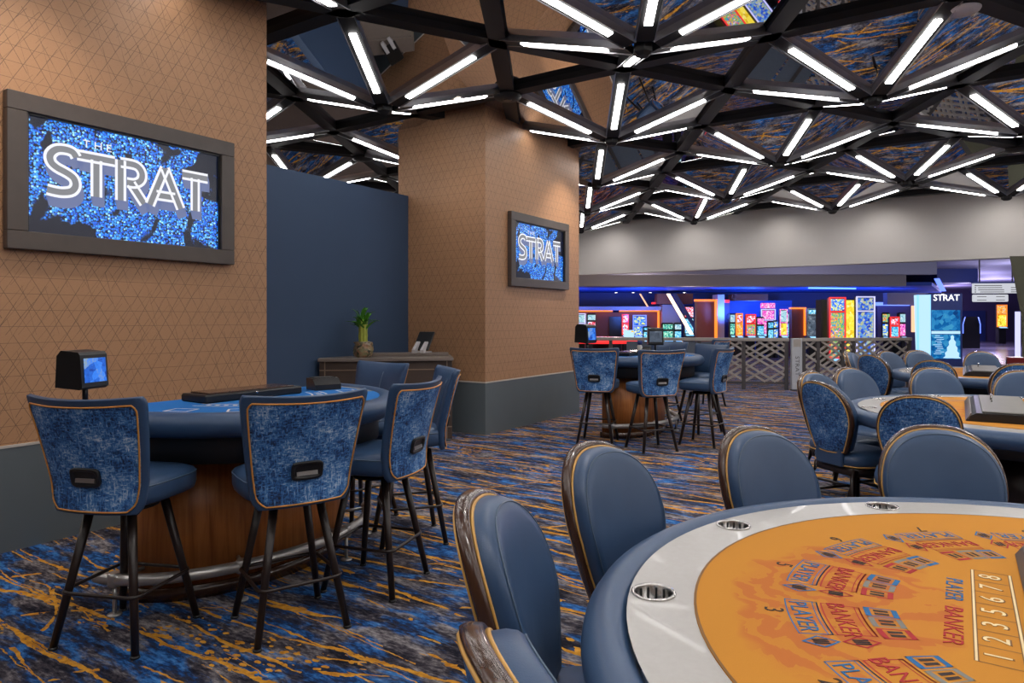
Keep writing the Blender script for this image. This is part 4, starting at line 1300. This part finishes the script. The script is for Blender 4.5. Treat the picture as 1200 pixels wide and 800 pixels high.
# walls of the slot hall, each edged with a light line
bgbox('wall_panel_1', 560, 366, 775, 400, 29.6, .25, M['slot_brown'], z0=0)
bgbox('trim_53', 560, 359, 775, 363.5, 29.2, .6, M['lilac'])
bgbox('trim_54', 560, 363.5, 718, 365.2, 29.4, .12, M['g_orange'])
bgbox('trim_55', 726, 363.5, 773, 365.2, 29.4, .12, M['g_orange'])
bgbox('trim_56', 771, 365, 773, 392, 29.4, .12, M['g_orange'])
bgbox('door_1', 714, 371, 728, 400, 29.5, .08, M['black'], z0=0)
bgbox('wall_panel_2', 776, 357, 797, 400, 29.3, .5, M['lilac'], z0=0)
bgbox('trim_57', 765, 354, 777, 356, 29.3, .3, M['g_red'])
bgbox('wall_panel_3', 816.5, 353, 838, 400, 27.4, .3, M['slot_brown'], z0=0)
bgbox('trim_58', 814.5, 350.6, 841, 353, 26.95, .16, M['g_orange'])
bgbox('trim_59', 838.2, 350.6, 840.8, 398, 26.8, .12, M['g_orange'])
bgbox('wall_panel_4', 841, 345, 849, 400, 27.0, .7, M['lilac'], z0=0)
bgbox('wall_panel_5', 849, 351, 855, 400, 27.3, .4, M['purple'], z0=0)
bgbox('trim_60', 849, 351, 855, 354.5, 27.2, .1, M['g_red'])
bgbox('wall_panel_6', 770, 344, 812, 356, 29, .5, M['slot_brown'])
bgbox('wall_panel_7', 858, 344.5, 900, 352, 28, .5, M['slot_brown'])
bgbox('wall_panel_8', 928, 362, 943, 400, 26.4, .3, M['slot_brown'], z0=0)
bgbox('trim_61', 926.5, 360, 945, 362, 26.3, .16, M['g_orange'])
bgbox('trim_62', 943, 362, 945, 393, 26.3, .16, M['g_orange'])
bgbox('wall_panel_9', 855, 352, 928, 400, 29.5, .3, M['slot_blue'], z0=0)
bgbox('trim_63', 1070.5, 358, 1075.5, 389, 25.5, .15, M['g_peach'])
bgbox('wall_panel_10', 1028, 359, 1080, 400, 28.5, .3, M['purple'], z0=0)
bgbox('trim_64', 1028, 354, 1066, 358, 28.4, .2, M['g_blue'])
bgbox('door_2', 1128, 364, 1155, 400, 45.8, .1, M['slot_navy'], z0=0)
def slant(name, xa, ya, xb, yb, Z, wpx, m, t=.18):
    P0 = PX(xa, ya, Z); P1 = PX(xb, yb, Z); w_ = wpx / 800 * Z
    o = MB().slab([W(P0[0], Z, P0[1]), W(P0[0] + w_, Z, P0[1]), W(P1[0] + w_, Z, P1[1]), W(P1[0], Z, P1[1])], W(0, t)).build(name, m)
    return struct(o)
slant('trim_65', 782, 344, 809.5, 391.5, 28.2, 3.2, M['g_warm'])
slant('trim_66', 788, 344, 817, 391.5, 28.6, 5, M['slot_navy'], .4)
slant('trim_67', 750, 344, 759, 359, 29, 1.0, M['g_peach'])
slant('trim_68', 964, 344.5, 1027, 340.5, 25, .01, M['g_cyan']) if False else None
slant('trim_69', 1098, 326, 1106, 341, 25, 3.0, M['g_blue'])
o = MB().box((0, 0, 0), (2.05, .12, .05)).build('trim_70', M['g_cyan']); o.location = W(12.2, 26.0, 2.63); o.rotation_euler = (0, 0, YAW + .25); struct(o)
bgbox('trim_71', 1192.5, 365, 1196, 421, 22, .12, M['g_lav'], z0=.15)
# olive pier leaning in at the right edge
Zp = 12.6
o = MB().slab([W(*((x - 600) / 800 * Zp, Zp), EYE - (y - 374) / 800 * Zp) for x, y in ((1183, 300), (1330, 300), (1330, 466), (1199, 466), (1197, 372))], W(.675, .9)).build('wall_pier', M['olive']); struct(o)
# little downlights of the slot hall ceiling
dl0 = None
for x, Z in [(q, 24.75) for q in (725, 751, 777, 801, 825, 849, 871, 894, 917, 961, 983, 1004)] + [(q, 30.6) for q in (722, 742, 762, 802)]:
    X = (x - 600) / 800 * Z
    lab = 'small bright downlight in the %s row of the blue slot hall ceiling' % ('front' if Z < 26 else 'back')
    if dl0 is None:
        dl0 = thing('downlight', lab, 'ceiling light', W(X, Z, 2.655), 0, 'front slot hall downlights')
        b = MB(); b.lathe([(.055, -.012), (.055, 0)], n=12); b.build('lens', M['g_white'], dl0)
        b = MB(); b.lathe([(.056, -.006), (.085, -.010), (.085, .0)], n=14); b.build('ring', M['white_plastic'], dl0)
    else: dup(dl0, W(X, Z, 2.655), 0, lab, 'front slot hall downlights' if Z < 26 else 'back slot hall downlights')

# slot machines
def slot(label, xc, Z, wpx, ytop, body='black', frame=None, up='art_blue', low='art_multi', deck=None, turn=0.0, topper=None, split=.42, bottom=.72, legw=.75, group='slot machines beyond the railing'):
    X = (xc - 600) / 800 * Z
    w_ = wpx / 800 * Z; H = EYE - (ytop - 374) / 800 * Z
    r_ = thing('slot_machine', label, 'slot machine', W(X, Z), YAW + turn, group)
    dp = max(.28, w_ * .5)
    b = MB(); b.box((0, dp / 2, bottom / 2), (w_ * legw, dp * .9, bottom), bev=.02); b.build('base', M['black_metal'], r_)
    b = MB(); b.box((0, dp / 2, (bottom + H) / 2), (w_, dp * .55, H - bottom), bev=.03); b.build('cabinet', M[body], r_)
    b = MB()
    b.loft([[(x, y, z) for y, z in ((dp * .24, bottom - .06), (-.16, bottom - .02), (-.16, bottom + .03), (dp * .24, bottom + .12))] for x in (-w_ * .5, w_ * .5)], True, True, True, smooth=False)
    dk = b.build('button_deck', M['black'], r_)
    b = MB(); b.slab([(-w_ * .36, -.13, bottom + .042), (w_ * .36, -.13, bottom + .042), (w_ * .36, dp * .1, bottom + .098), (-w_ * .36, dp * .1, bottom + .098)], (0, 0, .006)); b.build('buttons', M[deck or 'g_cyan'], dk)
    yf = dp * .225
    zs = H - .06 - (H - bottom - .2) * split
    def scr(nm, za, zb, m, k=.80):
        b = MB(); b.box((0, yf - .006, (za + zb) / 2), (w_ * k, .02, zb - za)); b.build(nm, M[m], r_)
    scr('upper_screen', zs + .04, H - .06, up)
    scr('lower_screen', bottom + .14, zs - .03, low)
    if frame:
        b = MB(); e = .035
        for x in (-w_ / 2 + e / 2, w_ / 2 - e / 2): b.box((x, yf - .014, (bottom + .1 + H) / 2), (e, .03, H - bottom - .1))
        for z in (H - e / 2, zs + .005, bottom + .11): b.box((0, yf - .014, z), (w_, .03, e))
        b.build('light_trim', M[frame], r_)
    if topper:
        b = MB(); b.box((0, dp * .4, H + .14), (w_ * 1.0, .08, .22), bev=.02); b.build('topper', M[topper], r_)
        b = MB(); b.box((0, dp * .4, H + .015), (w_ * .2, .05, .06)); b.build('topper_stem', M['black'], r_)
    return r_
slot('white and magenta slot machine just right of the far tan column', 681, 25.5, 11, 367, up='art_pale', low='art_pink', frame='g_lav')
slot('slot machine with white, green and red screens, second from the far column', 693.5, 25, 11, 367, up='art_pale', low='art_red', split=.3)
slot('dark slot machine edged in red beside the dark doorway', 733, 27.5, 8, 368, up='art_red', low='art_red', frame='g_red')
slot('wide blue-framed slot machine with a yellow-green picture', 750, 25, 16, 369, frame='g_blue', up='art_blue', low='art_blue', split=.5)
slot('lower cyan slot machine at the right side of the wide blue-framed one', 758.5, 24.4, 9, 382, up='art_cyan', low='art_cyan', bottom=.6, split=.3)
slot('teal-screened slot machine before the lilac wall', 783, 24.5, 14, 378, up='art_green', low='art_green', bottom=.62)
slot('black slot machine with pale oval screens under the slanting light', 795, 24, 9, 378, up='art_pale', low='art_cyan', bottom=.62)
slot('tall multicoloured slot machine behind the slanting light', 808, 28.6, 12, 358, up='art_red', low='art_cyan')
slot('pale green slot machine at the left end of the bright row', 860, 26.5, 9, 367, up='art_pale', low='art_green')
slot('orange rounded slot machine in the bright row', 867, 26, 8, 367, body='red_plastic', frame='g_orange', up='art_red', low='art_orange')
slot('red-framed slot machine in the bright row', 880.5, 26, 12, 368, body='red_plastic', frame='g_red', up='art_red', low='art_multi')
slot('slot machine with a purple header beside the red-framed one', 892, 25.6, 9, 371, up='art_pink', low='art_cyan')
slot('tall pink slot machine with a lit sign on top', 901, 28.2, 17, 362, up='art_pink', low='art_pink', topper='art_pink', frame='g_lav')
slot('small blue slot machine before the tall pink one', 904, 25.4, 7, 376, up='art_cyan', low='art_cyan', bottom=.62)
slot('tiny bright blue slot machine right of the small blue one', 910, 25.6, 5.5, 375, up='art_blue', low='art_blue', bottom=.62)
slot('slot machine with pink sides and a yellow picture in the bright row', 919, 26, 9, 362, up='art_pale', low='art_yellow', frame='art_pink', split=.5)
slot('pale blue slot machine at the right end of the bright row', 924.4, 26.9, 5, 366, up='art_pale', low='art_cyan')
slot('dark mirrored slot machine with white edge lights beside the brown panel', 954, 25, 14, 361, up='art_cyan', low='art_dim', split=.2, frame='art_dim')
slot('tall red-framed slot machine behind the lattice railing', 982.5, 20.6, 19.5, 348, body='red_plastic', frame='g_red', up='art_blue', low='art_multi', bottom=.16, split=.22, legw=.9)
slot('tall white-edged slot machine with a reef picture behind the railing', 1015.5, 20.6, 22, 347, frame='g_lav', up='art_reef', low='art_reef', bottom=.16, split=.22, legw=.9)
slot('narrow slot machine at the left of the three before the purple wall', 1039, 24.5, 9, 366, up='art_multi', low='art_blue', turn=-.3)
slot('low red-trimmed slot machine in the middle of the three before the purple wall', 1049.5, 23.4, 11, 371, up='art_red', low='art_cyan', frame='g_red')
slot('narrow slot machine at the right of the three before the purple wall', 1059.5, 24.5, 9, 366, up='art_pale', low='art_pink', turn=.3)
slot('single orange and yellow slot machine far along the tiled walkway', 1175, 40, 12, 357, up='art_orange', low='art_yellow', frame='g_orange', bottom=.9)
# yellow lit pillar between the two tall machines
X_, _z = PX(997.5, 0, 20.9)
yp = thing('yellow_display', 'bright yellow lit pillar between the tall red and white slot machines', 'display', W(X_, 20.9), YAW)
b = MB(); b.box((0, .15, 1.02), (.26, .26, 2.04), bev=.01); b.build('panel', M['art_yellow'], yp)
b = MB(); b.box((0, .16, .05), (.30, .30, .10)); b.build('base', M['black'], yp)
b = MB(); b.box((0, .16, 2.05), (.28, .28, .03)); b.build('cap', M['black'], yp)
X_, _z = PX(968, 0, 21.6)
dk = thing('dark_cabinet', 'plain dark cabinet left of the tall red-framed slot machine', 'cabinet', W(X_, 21.6), YAW)
b = MB(); b.box((0, .2, 1.04), (.30, .4, 2.08), bev=.01); b.build('body', M['black_metal'], dk)
b = MB(); b.box((0, -.003, 1.0), (.22, .012, 1.5), bev=.003); b.build('door', M['black'], dk)
X_, _z = PX(737, 0, 22.5)
ws = thing('notice_board', 'small white notice board with a yellow corner beyond the railing', 'sign', W(X_, 22.5), YAW)
b = MB(); b.box((0, 0, .965), (.33, .04, .26), bev=.006); b.build('board', M['g_ice'], ws)
b = MB(); b.box((.11, -.022, 1.05), (.08, .006, .05)); b.build('corner_mark', M['g_yellow'], ws)
b = MB(); b.cyl((0, .0, 0), (0, .0, .84), .02); b.lathe([(.16, 0), (.16, .015), (.03, .03)], n=18); b.build('stand', M['black'], ws)

# roulette-style lit table beyond the left railing
X_, _z = PX(705, 0, 19)
rt = thing('lit_table', 'red-lit round gaming table glowing behind the left railing', 'gaming table', W(X_, 19), YAW)
b = MB(); b.lathe([(.35, 0), (.30, .05), (.26, .78), (.95, .84), (1.0, .90), (.96, .94)], n=36); b.build('body', M['black'], rt)
b = MB(); b.lathe([(.985, .80), (1.01, .82), (1.01, .88), (.985, .89)], n=36); b.build('light_ring', M['g_red'], rt)
b = MB(); b.lathe([(.62, .941), (.62, .955), (.10, .97)], n=30); b.build('wheel', M['art_red'], rt)

# directory totem
X_, _z = PX(1109, 0, 20.8)
tt = thing('directory_totem', 'tall dark blue directory totem with a lit STRAT heading', 'sign', W(X_, 20.8), YAW - .06)
b = MB(); b.box((0, .14, 1.12), (.95, .28, 2.24), bev=.01); b.build('body', M['slot_navy'], tt)
b = MB(); b.box((-.02, -.006, 1.42), (.84, .02, .62)); us = b.build('upper_screen', M['art_map'], tt)
b = MB(); b.box((-.02, -.006, 1.05), (.84, .02, .085)); b.build('heading_strip', M['g_ice'], tt)
b = MB(); b.box((-.02, -.006, .62), (.84, .02, .74)); ls = b.build('lower_screen', M['art_map'], tt)
b = MB()
for k in range(11):
    b.box((-.27 + .02 * ((k * 7) % 5), -.018, .95 - .055 * k), (.14 + .04 * ((k * 3) % 4), .004, .016))
b.build('list_lines', M['g_ice'], ls)
b = MB()
rng = random.Random(5)
prof = [(.0, .97), (.05, .92), (.04, .84), (.10, .76), (.09, .66), (.15, .58), (.14, .48), (.20, .42), (.19, .32), (.26, .26)]
b.poly([(.17 + x * 1.0, -.0175, z) for x, z in prof] + [(.17 - x * 1.1, -.0175, z + .01) for x, z in reversed(prof[1:])])
b.build('map_shape', M['g_ice'], ls)
hb_ = MB(); m4 = Matrix.Translation((.0, -.004, 2.10)) @ Matrix.Rotation(PI / 2, 4, 'X')
hb_.text('STRAT', .27, m4, .006, sx=.98)
m4 = Matrix.Translation((-.11, -.004, 2.205)) @ Matrix.Rotation(PI / 2, 4, 'X'); hb_.text('THE', .05, m4, .004)
hb_.build('lettering', glow('sign_letters', (1, 1, 1), 2.0), tt)
b = MB(); b.slab([(-.47, .0, .0), (-.72, .12, .0), (-.78, .14, 2.2), (-.47, .0, 2.2)], (.02, .25, 0)); b.build('light_fin', M['g_ice'], tt)
b = MB()
b.box((-.77, .13, 1.1), (.04, .06, 2.2)); b.box((-.47, .0, 1.1), (.02, .02, 2.2)); b.build('edge_light', M['g_cyan'], tt)

# hanging direction signs
hz_ = 20.5
X_, _z = PX(1167, 0, hz_)
hs = thing('hanging_sign', 'white direction sign of two boards hung over the tiled walkway', 'sign', W(X_, hz_, 2.0), YAW - .12)
def hz(y): return EYE - (y - 374) / 800 * hz_ - 2.0
b = MB(); b.box((0, 0, (hz(332) + hz(343.5)) / 2), (1.30, .10, hz(332) - hz(343.5)), bev=.01); u_ = b.build('upper_board', M['g_sign'], hs)
b = MB(); b.box((-.16, 0, (hz(345) + hz(353.5)) / 2), (.98, .10, hz(345) - hz(353.5)), bev=.02); l_ = b.build('lower_board', M['g_sign'], hs)
b = MB(); b.box((0, 0, hz(331)), (1.32, .12, .04)); b.build('header_bar', M['slot_navy'], hs)
b = MB()
for k in range(4):
    z = lerp(hz(334.5), hz(342), k / 3); b.box((-.22 + .03 * k, -.053, z), (.72 - .05 * (k % 2), .006, .018)); b.box((-.60, -.053, z), (.03, .006, .03))
    if k: b.box((.50, -.053, z), (.22, .006, .018))
b.build('list_lines', M['print_black'], u_)
b = MB()
for k in range(2):
    z = lerp(hz(347.5), hz(351.5), k); b.box((-.42, -.053, z), (.26, .006, .016)); b.box((.10, -.053, z), (.24, .006, .016))
b.build('list_lines', M['print_black'], l_)
for x in (-.46, .46):
    b = MB(); b.box((x, 0, (hz(331) + 1.45) / 2), (.03, .03, 1.45 - hz(331))); b.build('hanger', M['dark_rail'], hs)
b = MB()
for x in (-.30, .10): b.box((x, .0, (hz(343.5) + hz(345)) / 2), (.03, .03, .06))
b.build('link', M['dark_rail'], hs)
# dark booth at the far end
X_, _z = PX(1138.5, 0, 34)
bt = thing('dark_booth', 'dark rounded booth with blue edge lights on the walkway', 'booth', W(X_, 34), YAW)
b = MB(); b.loft([[(x, y, z) for x, z in ((-.42, 0), (.42, 0), (.42, 1.2), (.30, 1.58), (-.30, 1.58), (-.42, 1.2))] for y in (0, .6)], True, True, True, smooth=False); b.build('body', M['black'], bt)
b = MB()
for s_ in (-1, 1): b.tube([(s_ * .43, -.01, .75), (s_ * .43, -.01, 1.2), (s_ * .33, -.01, 1.56)], .022, 8)
b.build('edge_light', M['g_blue'], bt)

# ------------------------------------------------------------------ ceiling fixtures
ap = thing('access_point', 'round white disc fixed under the ceiling beams at upper right', 'ceiling fixture', (.02, 6.92, Z_PLANE - .07))
b = MB(); b.lathe([(.07, -.035), (.125, -.022), (.135, -.005), (.135, 0)], n=32); b.build('body', M['white_plastic'], ap)
b = MB(); b.lathe([(.10, -.001), (.10, .02)], n=20); b.build('mount', M['black_metal'], ap)
hub_pts = []
for x, y, i in star_centres():
    for k in (0, 1, 2):
        p = Vector((x, y, 0)) + hexdir(k) * (A_ / 2); hub_pts.append(p)
def nearest(px_, py_):
    best = None
    for p in hub_pts:
        X = p.x * CA + p.y * SA; Z = -p.x * SA + p.y * CA
        if Z < .5: continue
        e = (600 + 800 * X / Z - px_) ** 2 + (374 - 800 * (Z_PLANE - EYE) / Z - py_) ** 2
        if best is None or e < best[0]: best = (e, p)
    return best[1]
for (px_, py_), lab in (((585, 116), 'black round ceiling hub where beams cross above the far tan column'), ((433, 165), 'black round ceiling hub above the blue wall'), ((1190, 178), 'black round ceiling hub at the right frame edge near the bulkhead')):
    p = nearest(px_, py_)
    r_ = thing('ceiling_hub', lab, 'ceiling fixture', (p.x, p.y, Z_PLANE - .065), 0, 'round hubs of the ceiling beams')
    b = MB(); b.lathe([(.06, -.06), (.15, -.045), (.165, -.02), (.165, .0)], n=28); b.build('body', M['black_metal'], r_)
    b = MB(); b.lathe([(.045, -.068), (.055, -.055)], n=18); b.build('centre_cap', M['black'], r_)

# ------------------------------------------------------------------ lamps
def lamp(kind, name, loc, energy, color=(1, 1, 1), target=None, size=.1, angle=60, blend=.6):
    l = bpy.data.lights.new(name, kind); l.energy = energy; l.color = color
    if kind == 'SPOT': l.spot_size = math.radians(angle); l.spot_blend = blend; l.shadow_soft_size = size
    elif kind == 'AREA': l.size = size
    else: l.shadow_soft_size = size
    o = bpy.data.objects.new(name, l); COL.objects.link(o); o.location = loc
    if target is not None:
        d = Vector(target) - Vector(loc); o.rotation_euler = d.to_track_quat('-Z', 'Y').to_euler()
    return o
WARM = (1.0, .86, .72)
# added fill spots under the ceiling, making up for light the mirrors don't bounce
for x, y in ((-1.5, 3.2), (-1.2, 6.6), (1.2, 4.2), (1.3, 8.0), (-2.2, 10.6), (1.4, 12.0), (4.6, 6.0), (4.6, 10.4), (-1.4, 13.8), (-.6, .6), (1.8, 1.2), (-3.3, 5.4)):
    lamp('SPOT', 'ceiling_fill_spot', (x, y, Z_APEX - .12), 60 if y < 3.5 and x < 0 else 150, (1, .95, .9), (x, y, 0), .06, 95, .8)
# wall washers on the columns
for y, e in ((1.9, 200), (3.2, 90), (7.6, 100), (8.9, 170)): lamp('SPOT', 'wall_washer', (WX + .85, y, 4.0), e, WARM, (WX, y, 2.2), .05, 80, .9)
lamp('SPOT', 'wall_washer', (-4.6, 6.0, 4.0), 55, WARM, (-5.7, 7.0, 1.6), .05, 80, .9)
for k in range(7): lamp('SPOT', 'bulkhead_washer', (-10.2 + 2.2 * k, 16.5, 3.95), 22, (1, .95, .9), (-10.2 + 2.2 * k, 17.4, 2.9), .05, 110, .95)
# added fill for the coloured light of the slot hall, without fixtures
for X, Z, e, c_ in ((1.5, 26.5, 300, (.06, .20, 1)), (5, 26.8, 330, (.06, .20, 1)), (8.5, 26.6, 340, (.06, .22, 1)), (12, 26.2, 320, (.06, .25, 1)), (14.5, 26.4, 200, (.15, .25, 1))):
    lamp('SPOT', 'hall_uplight_fill', W(X, Z, 1.5), e, c_, W(X, Z + .5, 2.66), .3, 165, .6)  # added uplights in mid-air that brighten the blue ceiling
for X, Z, z, e, c_ in ((6.5, 25.0, 2.2, 40, (1, .75, .6)), (10, 28.5, 1.9, 90, (.08, .25, 1)), (2, 27.0, 2.0, 30, (1, .7, .6)),
                      (4, 21.5, 2.2, 90, (1, .85, .75)), (9, 20, 2.2, 90, (.9, .85, 1)), (13.5, 18, 2.6, 130, (.85, .85, 1)), (18, 24, 2.4, 130, (.75, .7, 1)), (24, 34, 2.2, 380, (.62, .55, 1)), (20, 30, 2.2, 220, (.62, .55, 1)), (26, 41, 2.2, 330, (.62, .5, 1))):
    lamp('POINT', 'slot_hall_fill', W(X, Z, z), e, c_, size=.25)  # added point fill lights brightening the hall and walkway
